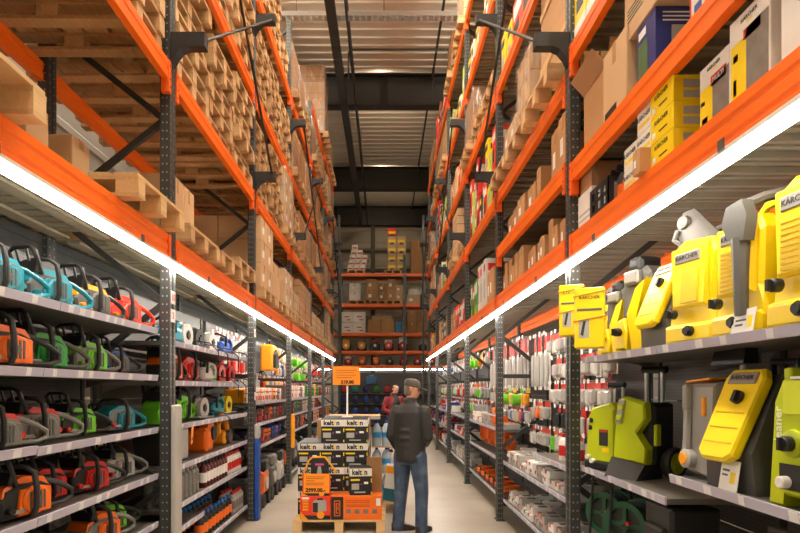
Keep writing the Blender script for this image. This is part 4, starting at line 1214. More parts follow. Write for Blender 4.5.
def load(side, k, li, z, y, kd, nx, nz, which, wrap=True, near=False, sc=1., dep=.5, tall=0):
    """pallet with a block of cartons: nx columns along the aisle, two deep, nz high, optionally in stretch film"""
    mk, w, d, h, wd = CD[kd]; w, d, h = w * sc, d * sc, h * sc
    pallet(side, k, li, y, dep, z, 'wooden pallet under the %s load, %s rack, %s level, %s bay' % (which, SIDE[side], LEVW[li], BAYW[k]), near)
    n = 0
    J = 1 if d > .7 else 2
    for i in range(nx):
        for j in range(J):
            for s in range(nz):
                if j == 1 and i > 0: continue
                n += 1
                yy = y + (i - (nx - 1) / 2) * (w + .007); dd = dep + (0 if J == 1 else -.5 * (d + .004) + j * (d + .004))
                loc, rz = at(side, yy, dd, z + .146 + s * (h + .0025))
                put(('c', kd), mk, loc, rz + R.uniform(-.003, .003), '%s, %s in %s load, %s rack, %s level, %s bay' % (wd, od(n), which, SIDE[side], LEVW[li], BAYW[k]), 'carton', '%ss on loaded pallets, %s rack' % (wd, SIDE[side]), sc)
    if wrap:
        hw, hd, hh = (nx * (w + .004)) / 2 + .004, (d * J) / 2 + .01, nz * (h + .001)
        b = MB(); rr = random.Random(int(y * 37) + li)
        per = [(1, -1 + 2 * q / 7) for q in range(7)] + [(1 - 2 * q / 7, 1) for q in range(7)] + [(-1, 1 - 2 * q / 7) for q in range(7)] + [(-1 + 2 * q / 7, -1) for q in range(7)]
        rings, m = [], 28
        for t in range(9):
            zz = .15 + (hh + .012) * t / 8
            ring = []
            for c, s in per:
                bul = rr.uniform(.002, .016)
                ring.append((c * (hw + bul), s * (hd + bul), zz))
            rings.append(ring)
        v = [p for r_ in rings for p in r_]
        f = [(t * m + a, t * m + (a + 1) % m, (t + 1) * m + (a + 1) % m, (t + 1) * m + a) for t in range(8) for a in range(m)]
        b.add(v, f, True)
        loc, rz = at(side, y, dep, z)
        o = part(b, 'stretch_wrap', WRAP, None); o.location = loc; o.rotation_euler = (0, 0, rz)
        tag(o, 'clear stretch film around the %s load, %s rack, %s level, %s bay' % (which, SIDE[side], LEVW[li], BAYW[k]), 'stretch film')
W3 = ['near', 'middle', 'far']
def thirds(k): return [bay0(k) + .52 + .88 * i for i in range(3)]
# left rack -----------------------------------------------------------
L1 = 2.805
pallet('L', 0, 0, 3.86, .46, L1, 'pale wooden pallet jutting over the LED beam beside the first post, left rack', True, 0, True)
pallet('L', 0, 0, 2.12, .46, L1, 'pale wooden pallet at the photo edge on the LED beam, left rack', True, .02, True)
row('L', 0, 0, L1 + .002, 2.9, 3.4, .52, ['e3', 's2'], 2, sc=1.3)
row('L', 0, 0, L1 + .147, 3.48, 4.28, .56, ['e3', 's2'], 2, sc=1.15)
load('L', 1, 0, L1, thirds(1)[0], 'e2', 2, 1, W3[0], False, True, .8)
pallet('L', 1, 0, thirds(1)[1], .5, L1, 'empty wooden pallet lying alone on the LED beam, left rack, second bay', True)
stack('L', 1, 0, L1, thirds(1)[2], 2, True, 'far')
for i, y in enumerate(thirds(2)): load('L', 2, 0, L1, y, ('e1', 'e2', 'e1')[i], 2, (3, 1, 2)[i], W3[i], i == 2, True)
for k in (3, 4, 5):
    for i, y in enumerate(thirds(k)): load('L', k, 0, L1, y, R.choice(['g1', 'g2', 'g2']), 2, R.choice([1, 2]), W3[i], R.random() < .4)
ZL = {li: z + .141 for li, z in enumerate([0, 3.97, 5.28, 6.65, 7.95])}
for i, y in enumerate(thirds(0)): stack('L', 0, 1, ZL[1], y, 7, True, W3[i])
for i, y in enumerate(thirds(1)): stack('L', 1, 1, ZL[1], y, (7, 6, 7)[i], True, W3[i])
for i, y in enumerate(thirds(1)): stack('L', 1, 2, ZL[2], y, (7, 7, 6)[i], True, W3[i])
stack('L', 0, 2, ZL[2], thirds(0)[2], 7, True, 'far')
for i, y in enumerate(thirds(2)): stack('L', 2, 2, ZL[2], y, (7, 7, 6)[i], False, W3[i])
for i, y in enumerate(thirds(2)): (stack('L', 2, 1, ZL[1], y, 7, False, W3[i]) if i < 2 else load('L', 2, 1, ZL[1], y, 'e1', 2, 3, 'far', True, True))
for i, y in enumerate(thirds(2)): stack('L', 2, 3, ZL[3], y, (5, 6, 4)[i], False, W3[i])
stack('L', 1, 3, ZL[3], thirds(1)[2], 5, False, 'far')
for k in (3, 4, 5):
    for li in (1, 2, 3):
        for i, y in enumerate(thirds(k)):
            if (k + li + i) % 4 == 0: stack('L', k, li, ZL[li], y, 6, False, W3[i])
            else: load('L', k, li, ZL[li], y, R.choice(['g1', 'g2', 'g3', 'g3']), 2, 2, W3[i], R.random() < .45)
load('L', 4, 4, ZL[4], thirds(4)[2], 'g3', 2, 4, W3[2], True, False, 1.0, .4)
for i, y in enumerate(thirds(5)): load('L', 5, 4, ZL[4], y, 'g3', 2, 2, W3[i], i == 1)
# right rack ----------------------------------------------------------
ZR_ = {}
for k in range(6): ZR_[k] = [2.805] + [z + .143 for z in LEVELS['R'][k]]
def single(kind, maker, y, dep, z, label, cat='carton', rz=0., group=None, sc=1.):
    loc, r = at('R', y, dep, z); return put(kind, maker, loc, r + rz, label, cat, group, sc)
def patchbox(name, w, d, h, base, fronts=(), nears=(), texts=()):
    """fronts: fields on the aisle face; nears: fields on the face toward the entrance (local +x); fractions of each face"""
    def f():
        o = part(MB().rbox(-w / 2, w / 2, -d / 2, d / 2, 0, h, .004), name, base, None)
        for x0, x1, z0, z1, m, nm in fronts: part(MB().box(-w / 2 + x0 * w, -w / 2 + x1 * w, -d / 2 - .0015, -d / 2 + .001, z0 * h, z1 * h), nm, m, o)
        for x0, x1, z0, z1, m, nm in nears: part(MB().box(w / 2 - .001, w / 2 + .0015, -d / 2 + x0 * d, -d / 2 + x1 * d, z0 * h, z1 * h), nm, m, o)
        for t, s, m, fx, fz, face, rot in texts:
            if face == 'f': text(t, s, m, o, (-w / 2 + fx * w, -d / 2 - .002, fz * h), 0, PI / 2, 'lettering', rot)
            else: text(t, s, m, o, (w / 2 + .002, -d / 2 + fx * d, fz * h), PI / 2, PI / 2, 'lettering', 0 if not rot else rot)
        return o
    return f
PHOTO = pm((120, 112, 104), .45, 0, .5, 14)
wb = patchbox('retail_carton', .24, .3, .34, CARDW, ((.06, .45, .05, .7, YELLOW, 'yellow_panel'), (.45, .97, .05, .78, PHOTO, 'photo_panel'), (.38, .8, .66, .78, RED, 'red_strip'), (.12, .2, .12, .3, BLACK, 'tool_image'), (.12, .24, .5, .58, BLACK, 'tool_image'), (.45, .6, .84, .86, YELLOW, 'brand_line')), (), (('KÄRCHER', .022, DARK, .52, .9, 'f', 0),))
single('wbox', wb, 2.285, .2, 2.805, 'white and yellow vacuum carton with photo of a car seat', 'carton', 0, None, 1.06)
single('wbox2', patchbox('retail_carton', .23, .3, .3, CARDW, ((.04, .46, .05, .66, YELLOW, 'yellow_panel'), (.46, .98, .05, .72, PHOTO, 'photo_panel'), (.4, .9, .6, .76, RED, 'red_strip'), (.1, .3, .1, .22, BLACK, 'tool_image'), (.06, .2, .42, .48, BLACK, 'tool_image'), (.4, .6, .84, .86, YELLOW, 'brand_line')), (), (('KÄRCHER', .022, DARK, .5, .9, 'f', 0), ('MULTI', .03, PAPER, .65, .68, 'f', 0))), 2.54, .2, 2.805, 'lower white and yellow vacuum carton beside the stacked yellow cartons')
single('wbig', mk_carton(.34, .4, .385, CARDW, tape=None, lab=None), 1.93, .24, 2.805, 'large plain white carton at the photo edge on the LED beam', 'carton')
yb = patchbox('retail_carton', .24, .34, .13, YELLOW, ((.1, .24, .2, .42, PAPER, 'sticker'), (.4, .75, .3, .36, BLACK, 'print')), ((.15, .45, .5, .8, LGREY, 'sticker'), (.15, .45, .12, .4, LGREY, 'sticker')), (('KÄRCHER', .032, BLACK, .5, .75, 'f', 0), ('KÄRCHER', .03, BLACK, .7, .5, 'n', 0)))
for s in range(3): single('ybox', yb, 2.96, .19, 2.806 + s * .131, 'yellow carton, %s of the short yellow stack by the vacuum boxes' % ('lowest', 'middle', 'topmost')[s], 'carton', 0, 'yellow cartons')
wk = patchbox('retail_carton', .17, .3, .13, CARDW, ((.1, .9, .25, .4, YELLOW, 'yellow_band'),), (), (('KÄRCHER', .035, DARK, .5, .65, 'f', 0),))
n = 0
for y in (3.18, 3.36):
    for s in range(3 if y < 3.3 else 2):
        n += 1; single('wk', wk, y, .18, 2.805 + s * .131, 'white carton with yellow band, %s up, %s column beside the yellow stack' % (od(s + 1), 'near' if y < 3.3 else 'far'), 'carton', 0, 'white cartons with yellow band')
single('brownlow', CD['s1'][0], 3.12, .07, 2.805, 'small brown carton pushed before the white and yellow cartons', 'carton', 0, None, .55)
def mk_spray():
    e = empty('spray_bottle')
    part(MB().lathe([(.036, 0), (.038, .01), (.038, .16), (.016, .2)], n=12), 'body', DARK, e)
    part(MB().lathe([(.0385, .04), (.0385, .12)], n=12), 'label_wrap', SAWORANGE, e)
    part(MB().hull([(-.012, -.05, .215), (.012, -.05, .215), (-.016, .03, .215), (.016, .03, .215), (-.012, -.045, .245), (.012, -.045, .245), (-.014, .025, .25), (.014, .025, .25), (0, .0, .195), (.01, .01, .195)]), 'trigger_head', BLACK, e)
    return e
for i, y in enumerate((3.44, 3.53, 3.62, 3.71)): single('spray', mk_spray, y, .1, 2.805, 'dark spray bottle with orange label, %s from the white cartons' % od(i + 1), 'bottle', 0, 'spray bottles on the right rack')
def mk_crate():
    b = MB(); w, d, h, t = .16, .17, .19, .008
    for x in (-w, w - t):
        b.box(x, x + t, -d, d, 0, .03); b.box(x, x + t, -d, d, h - .03, h)
        for y in (-d, -.02, d - .04): b.box(x, x + t, y, y + .04, .03, h - .03)
    for y in (-d, d - t):
        b.box(-w, w, y, y + t, 0, .03); b.box(-w, w, y, y + t, h - .03, h); b.box(-w, w, y, y + t, .085, .105)
        for x in (-w, -.07, .03, w - .04): b.box(x, x + .04, y, y + t, .03, h - .03)
    b.box(-w, w, -d, d, 0, .006)
    o = part(b, 'plastic_crate', BLACK, None)
    part(MB().rbox(-.13, .13, -.14, .14, .01, .16, .01), 'packed_goods', PAPER, o)
    return o
single('crate', mk_crate, 3.8, .18, 2.805, 'black slatted plastic crate on the LED beam near the right post', 'crate')
single('bo2', mk_carton(.38, .42, .22, CARD2, opened=True), 3.72, .6, 2.806, 'open brown carton with raised flaps above the black crate', 'carton', .1)
single('wlow', mk_carton(.28, .4, .27, CARDW, tape=None, bands=((.1, .9, .4, .45, LGREY, 'print'), (.1, .9, .25, .29, LGREY, 'print'))), 4.18, .25, 2.805, 'white printed carton beside the right post on the LED beam')
single('b9', CD['b1'][0], 4.2, .22, 3.08, 'plain brown carton lying on the white printed carton', 'carton', 0, None, .62)
# second level, nearest bay
z2 = ZR_[0][1]
single('bigb1', mk_carton(.44, .46, .46, CARD, opened=True), 4.03, .3, z2, 'large open brown carton with hanging flap standing at the right post above the open carton')
single('bigb2', mk_carton(.36, .45, .46, CARD2, bands=((.1, .6, .06, .16, DARK, 'print'),)), 3.58, .25, z2, 'tall brown carton with dark print low on its front, second level of the right rack')
bl = patchbox('retail_carton', .22, .4, .36, NAVY, ((.08, .6, .15, .7, pm((70, 110, 70), .4, 0, .4, 9), 'picture'), (.1, .5, .78, .9, PAPER, 'print')), ((.22, .8, .4, .72, LGREY, 'silver_panel'), (.1, .8, .78, .8, PAPER, 'print'), (.1, .75, .84, .86, PAPER, 'print'), (.1, .8, .9, .92, PAPER, 'print'), (.1, .7, .2, .22, PAPER, 'print'), (.1, .75, .27, .29, PAPER, 'print'), (.1, .6, .12, .14, PAPER, 'print')), ())
single('bluebox', bl, 3.2, .25, z2, 'dark blue carton with silver panel and white print, second level of the right rack')
gl = patchbox('retail_carton', .44, .46, .28, CARD2, ((.1, .6, .6, .63, DGREEN, 'print'), (.1, .6, .52, .55, DGREEN, 'print'), (.1, .5, .44, .47, DGREEN, 'print'), (.1, .55, .36, .39, DGREEN, 'print')), (), (('Green L', .06, GREEN, .45, .42, 'n', 0),))
single('greenbox', gl, 3.24, .27, z2 + .362, 'brown carton with green print lying on the dark blue carton')
rw = patchbox('retail_carton', .2, .36, .42, CARDW, ((.0, .06, 0, 1, RED, 'red_edge'), (.2, .5, .1, .2, BLUE, 'picture'), (.3, .7, .3, .42, SAWORANGE, 'picture'), (.2, .6, .55, .66, BLUE, 'picture')), ((.05, .12, 0, 1, RED, 'red_edge'), (.2, .34, .15, .27, BLUE, 'picture'), (.25, .42, .35, .45, pm((196, 130, 80), .5), 'picture'), (.2, .36, .55, .68, BLUE, 'picture'), (.45, .98, .0, 1, LGREY, 'grey_panel')))
single('redwhite', rw, 2.62, .22, z2, 'white carton with red edge and small pictures, second level of the right rack')
single('bluebox2', patchbox('retail_carton', .24, .36, .34, NAVY, ((.1, .9, .1, .3, PAPER, 'print'), (.1, .5, .5, .8, RED, 'print')), ((.2, .9, .2, .5, LGREY, 'panel'),)), 2.38, .22, z2, 'blue carton nearest the camera on the second level of the right rack')
single('b8', CD['b1'][0], 2.05, .3, z2, 'plain brown carton at the photo edge, second level of the right rack')
z3 = ZR_[0][2]
bag = patchbox('retail_bag', .24, .3, .5, YELLOW, ((.0, 1, .0, .25, PAPER, 'white_band'), (.2, .8, .4, .6, BLACK, 'print'), (.1, .9, .75, .85, DGREEN, 'print')), ((.1, .9, .3, .6, PAPER, 'print'),))
for i, y in enumerate((4.22, 3.96, 3.7)): single('ybag', bag, y, .18, z3, 'yellow and white bag on the third level, %s from the right post' % od(i + 1), 'bag', 0, 'yellow bags on the right rack')
row('R', 0, 2, z3, 2.4, 3.5, .06, ['b1', 'w1'], 1)
# second bay: small brown cartons, open flaps
row('R', 1, 0, ZR_[1][0], 4.5, 7.12, .05, ['s1', 's2', 's1'], 1)
row('R', 1, 0, ZR_[1][0], 4.5, 7.12, .5, ['b3', 'bo', 'b2'], 1, sc=.72, maxh=.34)
row('R', 1, 1, ZR_[1][1], 4.5, 5.3, .05, ['b3'], 1)
row('R', 1, 1, ZR_[1][1], 5.4, 7.1, .05, ['s1', 'b2', 'b2', 'bp', 's2'], 1)
single('plyp', mk_pallet(NEWWOOD, True), 4.95, .48, ZR_[1][2], 'pale pallet under the plywood stack, third level of the right rack', 'pallet', 0, 'wooden pallets, right rack')
b = MB()
b.box(-.38, .38, -.4, -.28, 0, 1.05); b.box(-.38, .38, -.27, -.15, 0, 1.02); b.box(-.38, .38, -.13, .4, 0, .95)
o = part(b, 'plywood_case', PLY, None); loc, rz = at('R', 4.95, .45, ZR_[1][2] + .146); o.location = loc; o.rotation_euler = (0, 0, rz)
part(MB().box(-.385, .385, -.41, -.4, .3, .36).box(-.385, .385, -.41, -.4, .8, .86), 'batten', NEWWOOD, o); tag(o, 'tall pale plywood case standing on a pallet behind the right post', 'case')
for i in (1, 2): load('R', 1, 2, ZR_[1][2], thirds(1)[i], ('e3', 'e3', 'e1')[i], 2, 2 + (i == 1), W3[i], True, True, 1.25 if i < 2 else .8)
rt('rob', 'big orange retail carton', .5, .5, .6, ORED, (.1, .6, .15, .55, DARK), (.1, .8, .65, .9, PAPER))
row('R', 1, 3, ZR_[1][3], 5.6, 7.1, .05, ['rob', 'ry'], 1)
row('R', 1, 3, ZR_[1][3], 4.5, 5.5, .05, ['ry', 'rw'], 2, maxh=1.15)
row('R', 1, 4, ZR_[1][4], 4.5, 7.1, .1, ['rob'], 1)
COL = ['rw', 'rr', 'ry', 'rg', 'rb', 'rl', 'rk', 'rx', 'ro', 's2', 's2', 'b3', 'e2', 's1', 'rk', 'rx', 'b3']
for k in (2, 3, 4, 5):
    row('R', k, 0, ZR_[k][0], bay0(k) + .1, bay0(k) + 2.7, .05, (['rw', 'rg', 'rl', 'rw', 'b3', 'rr'] if k == 2 else COL), 1, maxh=1.1)
    for li in (1, 2, 3, 4):
        z = ZR_[k][li]
        if (k + li) % 3 == 1:
            for i, y in enumerate(thirds(k)):
                if R.random() < .5: stack('R', k, li, z, y, R.choice([2, 3, 4]), False, W3[i])
                else: load('R', k, li, z, y, R.choice(['g1', 'g2', 'g3']), 2, 2, W3[i], R.random() < .6)
        else:
            row('R', k, li, z, bay0(k) + .1, bay0(k) + 2.7, .03, COL if li < 4 else ['rob', 'ro', 'b4', 'rk'], 2 if R.random() < .5 else 1, maxh=1.12)
load('R', 2, 4, ZR_[2][4] + .0, thirds(2)[0], 'b4', 2, 2, 'extra', True) if False else None
# ------------------------------------------------------------------ lower bays further down both sides
SK = [None] + ['second', 'third', 'fourth', 'fifth', 'farthest']
for k in range(2, 6):
    y0, y1 = bay0(k) + .06, bay0(k + 1) - .06
    shelving('L', y0, y1, [(y0, y1, 1.46, .5), (y0, y1, 1.17, .55), (y0, y1, .86, .6)] + ([(y0, y1, .12, .6)] if k > 2 else []), 2.5, .62, 'grey metal shelving unit with hung tools, left rack, %s bay' % BAYW[k])
for k in range(1, 6):
    y0, y1 = bay0(k) + .06, bay0(k + 1) - .06
    shelving('R', y0, y1, [(y0, y1, .74, .6), (y0, y1, .27, .62)] + ([(y0, y0 + 1.3, 1.0, .5)] if k == 1 else [(y0, y1, 1.12, .55)]), 2.25 if k == 1 else (1.9 if k == 2 else 2.2), .64, 'grey metal shelving unit with hung packs, right rack, %s bay' % BAYW[k])
# left third bay: hanging silver tools, cases, tools
packs('L', 2, 7.2, 8.8, .54, 2.4, ['silver', 'white', 'silver'], 'top', .11)
packs('L', 2, 7.2, 8.8, .54, 2.12, ['silver', 'white', 'silver', 'redtool'], 'second', .11)
packs('L', 2, 7.2, 9.9, .56, 1.88, ['silver', 'bag', 'black', 'silver', 'silver'], 'third', .12)
packs('L', 3, 10.0, 12.7, .55, 2.42, ['yellow', 'silver', 'silver', 'bag'], 'top', .16)
packs('L', 3, 10.0, 12.7, .55, 2.14, ['yellow', 'silver', 'white', 'blue'], 'second', .16)
packs('L', 3, 10.0, 12.7, .55, 1.86, ['yellow', 'bag', 'white', 'redtool'], 'third', .16)
packs('L', 4, 12.8, 15.5, .54, 2.42, ['limeball', 'yellow', 'redtool', 'green'], 'top', .2, 1.15)
packs('L', 4, 12.8, 15.5, .54, 2.1, ['limeball', 'white', 'green', 'yellow'], 'second', .2, 1.1)
packs('L', 4, 12.8, 15.5, .54, 1.8, ['white', 'redtool', 'green'], 'third', .2, 1.1)
packs('L', 5, 15.6, 21, .54, 2.35, ['redtool', 'black', 'white', 'red'], 'top', .25, 1.2)
packs('L', 5, 15.6, 21, .54, 1.95, ['redtool', 'black', 'white', 'bag'], 'second', .25, 1.2)
def mk_toolbag():
    o = part(MB().rbox(-.2, .2, -.1, .1, 0, .42, .03), 'tool_bag', AMBER, None)
    part(MB().prism([(-.14, .05), (.14, .05), (.14, .26), (0, .34), (-.14, .26)], 'y', -.14, -.095, .01), 'pocket', BLACK, o)
    part(MB().tube([(-.1, 0, .41), (-.08, 0, .5), (.08, 0, .5), (.1, 0, .41)], .014, 6), 'handle', BLACK, o)
    return o
loc, rz = at('L', 9.3, .25, 1.93); put('tbag', mk_toolbag, loc, rz, 'yellow and black tool bag hanging in the third left bay', 'tool bag')
CC = {'orange': (SAWORANGE, DARK), 'dark': (DARK, RED), 'red': (RED, DARK), 'grey': (GREY, DARK), 'blue': (BLUE, DARK), 'white': (CARDW, RED), 'amber': (AMBER, DARK), 'green': (GREEN, DARK)}
def mk_case(c1, c2, w=.12, h=.2, d=.3):
    def f():
        o = part(MB().rbox(-w / 2, w / 2, -d / 2, d / 2, 0, h, .012), 'tool_case', c1, None)
        part(MB().box(-w * .35, w * .35, -d / 2 - .004, -d / 2 + .001, h * .1, h * .42), 'label_plate', c2, o)
        part(MB().tube([(-w * .3, -d / 2, h * .7), (-w * .2, -d / 2 - .02, h * .7), (w * .2, -d / 2 - .02, h * .7), (w * .3, -d / 2, h * .7)], .008, 6), 'handle', c2, o)
        return o
    return f
def cases(side, k, y0, y1, dep, z, kinds, shelf, step=.14, sc=1.):
    y, n = y0 + .1, 0
    while y < y1 - .05:
        kd = R.choice(kinds); n += 1
        loc, rz = at(side, y, dep, z)
        put('case_' + kd, mk_case(*CC[kd]), loc, rz + R.uniform(-.1, .1), 'upright %s tool case, %s of %s left bay, %s from near post' % (kd, shelf, BAYW[k], od(n)), 'tool case', 'tool cases on %s, %s bay' % (shelf, BAYW[k]), sc * R.uniform(.85, 1.0))
        y += step * sc
for k, L in {2: ((1.461, ['white', 'amber', 'white', 'grey'], 'upper shelf'), (1.171, ['dark', 'orange', 'dark', 'red', 'grey', 'dark', 'grey'], 'middle shelf'), (.861, ['orange', 'dark', 'orange', 'blue', 'dark', 'grey'], 'lower shelf')),
             3: ((1.461, ['white', 'blue', 'grey'], 'upper shelf'), (1.171, ['white', 'grey', 'grey', 'green', 'dark'], 'middle shelf'), (.861, ['orange', 'grey', 'white', 'grey', 'dark'], 'lower shelf')),
             4: ((1.461, ['green', 'amber', 'white'], 'upper shelf'), (1.171, ['white', 'green', 'red'], 'middle shelf'), (.861, ['dark', 'white', 'amber'], 'lower shelf')),
             5: ((1.461, ['red', 'white', 'dark'], 'upper shelf'), (.861, ['red', 'dark', 'amber'], 'lower shelf'))}.items():
    for z, kinds, sh in L: cases('L', k, bay0(k) + .08, bay0(k + 1) - .1, .29, z, kinds, sh, .145 if k < 3 else .2, 1. if k < 3 else 1.25)
def mk_floormachine(c1, c2):
    def f():
        e = empty('floor_machine')
        part(MB().rbox(-.22, .22, -.18, .18, .16, .5, .05), 'body', c1, e)
        part(MB().rbox(-.14, .16, -.2, .16, .48, .66, .04), 'motor_head', c2, e)
        part(MB().tube([(-.16, .14, .5), (-.18, .18, .8), (-.1, .18, .86), (.1, .18, .86), (.18, .18, .8), (.16, .14, .5)], .018, 8), 'handle', DARK, e)
        for x in (-.18, .18):
            for y in (-.16, .16): part(MB().lathe([(.06, -.03), (.1, -.035), (.1, .035), (.06, .03)], (x, y, .1), 'y', 14), 'wheel', RUBBER, e)
        part(MB().cyl((.0, 0, .32), .09, -.2, -.17, 'y', 14, ch=.01), 'front_dial', SILVER, e)
        return e
    return f
for i, (y, c1, c2, lb) in enumerate(((7.5, MGREY, DARK, 'dark grey wheeled machine on the floor beside the blue post guard'), (8.1, SAWORANGE, DARK, 'orange and black wheeled machine on the floor of the third left bay'),
        (8.7, MGREY, GREY, 'grey wheeled machine behind the orange floor machine'), (9.35, LGREY, DARK, 'pale grey wheeled machine nearest the yellow post guard'))):
    loc, rz = at('L', y, .22, 0); put('fm%d' % i, mk_floormachine(c1, c2), loc, rz, lb, 'machine', None, 1.0)
n = 0
for k in (3, 4, 5):
    for y in (bay0(k) + .6, bay0(k) + 1.4, bay0(k) + 2.2):
        n += 1; loc, rz = at('L', y, .28, .121); put('fm%d' % (n % 4), mk_floormachine(MGREY, DARK), loc, rz, 'wheeled machine on the bottom shelf, left rack, %s bay, %s along' % (BAYW[k], od(int((y - bay0(k)) / .8) + 1)), 'machine', None, .78)
# right second bay: rows of hung packs and trays of flat packs
for z, kinds, nm, st in ((2.22, ['bag', 'white'], 'top', .16), (1.96, ['bag', 'white', 'bag', 'red'], 'second', .13), (1.7, ['white', 'bag'], 'third', .12), (1.46, ['black', 'black', 'black', 'red'], 'fourth', .105), (1.22, ['white', 'green', 'bag', 'white'], 'fifth', .12)):
    packs('R', 1, 4.5, 6.2, .42, z, kinds, nm, st)
packs('R', 1, 6.25, 7.1, .42, 2.25, ['stick'], 'top far', .09); packs('R', 1, 6.3, 7.1, .42, 1.5, ['bag', 'orange', 'silver', 'bag'], 'far lower', .14); packs('R', 1, 6.3, 7.1, .42, 1.2, ['orange', 'white', 'bag', 'white'], 'far bottom', .14)
for k in (2, 3, 4, 5):
    g = [None, None, (['stick', 'stick', 'stick'], ['orange', 'bag', 'limeball', 'yellow', 'white', 'silver'], ['orange', 'bag', 'blue', 'white', 'silver']), (['limeball', 'orange', 'bag', 'yellow', 'silver'], ['bag', 'orange', 'redtool', 'green', 'silver'], ['green', 'limeball', 'bag', 'white', 'silver']),
         (['white', 'blue', 'bag', 'silver'], ['white', 'silver', 'redtool', 'green'], ['blue', 'redtool', 'green', 'white']), (['white', 'blue', 'bag', 'silver'], ['white', 'silver', 'redtool', 'green'], ['blue', 'redtool', 'white', 'white'])][k]
    a, c = bay0(k) + .1, bay0(k + 1) - .1
    packs('R', k, a, c, .45, 2.3, g[0], 'top', .12 if k == 2 else .2, 1.1); packs('R', k, a, c, .46, 1.75 if k > 2 else 1.66, g[1], 'middle', .18, 1.15); packs('R', k, a, c, .47, 1.42, g[2], 'lower', .18, 1.1)
def mk_flat(c1, c2, w=.14, d=.2, t=.07):
    def f():
        o = part(MB().rbox(-w / 2, w / 2, -d / 2, d / 2, 0, t, .004), 'flat_pack', c1, None)
        part(MB().box(-w * .35, -w * .02, -d / 2 - .001, -d / 2 + .03, t * .55, t + .001), 'end_print', c2, o)
        part(MB().box(-w * .3, w * .3, -d * .1, d * .35, t, t + .0012), 'top_print', c2 if c2 is not MUTED else MGREY, o)
        return o
    return f
MUTED = pm((186, 74, 58), .5)
FP = {'white': mk_flat(PAPER, MUTED), 'grey': mk_flat(LGREY, MUTED), 'red': mk_flat(RED, PAPER), 'pale': mk_flat(CARDW, MGREY), 'orange': mk_flat(SAWORANGE, DARK), 'blue': mk_flat(BLUE, PAPER), 'black': mk_flat(DARK, ORED)}
def flats(k, y0, y1, deps, z, kinds, shelf, step=.15, high=(1, 2)):
    for di, dep in enumerate(deps):
        y, n = y0 + .09, 0
        while y < y1 - .06:
            n += 1; kd = R.choice(kinds)
            for s in range(R.choice(high)):
                loc, rz = at('R', y + R.uniform(-.008, .008), dep + .07 + R.uniform(-.015, .015), z + s * .0712)
                put('flat_' + kd, FP[kd], loc, rz + R.uniform(-.06, .06), 'flat %s pack, %s up, %s %s row, right %s bay, %s pile along' % (kd, od(s + 1), shelf, ('front', 'back')[di], BAYW[k], od(n)), 'flat pack', 'flat packs, %s shelf, %s bay' % (shelf, BAYW[k]))
            y += step
flats(1, 4.5, 7.1, (.14, .36), .741, ['white', 'grey', 'white', 'pale'], 'tray', .15)
flats(1, 4.5, 7.1, (.14, .36), .271, ['white', 'grey', 'pale', 'white', 'grey'], 'bottom', .155)
flats(1, 6.3, 7.1, (.14,), .875 if False else 1.001, ['white', 'pale'], 'small', .16, (2, 3)) if False else None
flats(2, 7.3, 9.9, (.36,), .741, ['grey', 'white', 'pale'], 'tray', .2, (1, 2)); flats(2, 7.3, 9.9, (.15,), 1.121, ['white', 'orange', 'grey'], 'upper', .22, (1, 2))
flats(3, 10.1, 12.7, (.15,), .741, ['red', 'white', 'grey'], 'tray', .25, (2, 2)); flats(3, 10.1, 12.7, (.15,), .271, ['white', 'pale', 'grey'], 'bottom', .25, (2, 3))
flats(4, 12.9, 15.5, (.15,), .741, ['white', 'blue', 'red'], 'tray', .28, (2, 3)); flats(4, 12.9, 15.5, (.15,), .271, ['blue', 'orange', 'white'], 'bottom', .28, (2, 3)); flats(4, 12.9, 15.5, (.15,), 1.121, ['blue', 'white', 'red'], 'upper', .28, (2, 3))
flats(5, 15.7, 21, (.15,), .741, ['orange', 'blue', 'black'], 'tray', .4, (2, 3)); flats(5, 15.7, 21, (.15,), .271, ['black', 'orange', 'red'], 'bottom', .4, (2, 3))
def mk_coil():
    e = empty('cord_coil')
    b = MB()
    for q in range(3):
        b.tube([(.1 * math.cos(a * PI / 7), -.02 + q * .022 + .008 * math.sin(a * 2.1), .1 * math.sin(a * PI / 7) * 1.2) for a in range(14)], .012, 6, True)
    part(b, 'coil', SAWORANGE if True else RED, e)
    part(MB().tube([(-.02, -.04, .12), (.02, -.04, .12), (.02, .06, .12), (-.02, .06, .12)], .012, 6, True), 'tie', BLACK, e)
    return e
n = 0
for y in (7.4, 7.62, 7.85, 8.1, 8.35, 8.6, 8.9, 9.2):
    for z in (.96, ):
        n += 1; loc, rz = at('R', y, .2, z); put('coil', mk_coil, loc, rz + R.uniform(-.3, .3), 'orange cord coil hanging in the third right bay, %s from near post' % od(n), 'cord', 'orange cord coils', 1.15)
n = 0
for y in (7.45, 7.8, 8.15, 8.5, 8.9, 9.3):
    n += 1; loc, rz = at('R', y, .22, .275); put('coilf', mk_coil, loc, rz, 'orange cord coil lying on the third right bay bottom shelf, %s along' % od(n), 'cord', 'orange cord coils', 1.1, PI / 2) if False else put('coil', mk_coil, (loc[0], loc[1], loc[2] + .075), rz, 'orange cord coil lying on the third right bay bottom shelf, %s along' % od(n), 'cord', 'orange cord coils', 1.1, PI / 2)
BT2 = mk_bottle(PAPER, RED, RED, .05, .24)
for i, y in enumerate((4.75, 4.95, 5.12)): loc, rz = at('R', y, .2, 1.001); put('bigbottle', BT2, loc, rz, 'white can with red cap on the small shelf, %s from the right post' % od(i + 1), 'can', 'white cans on the small shelf')

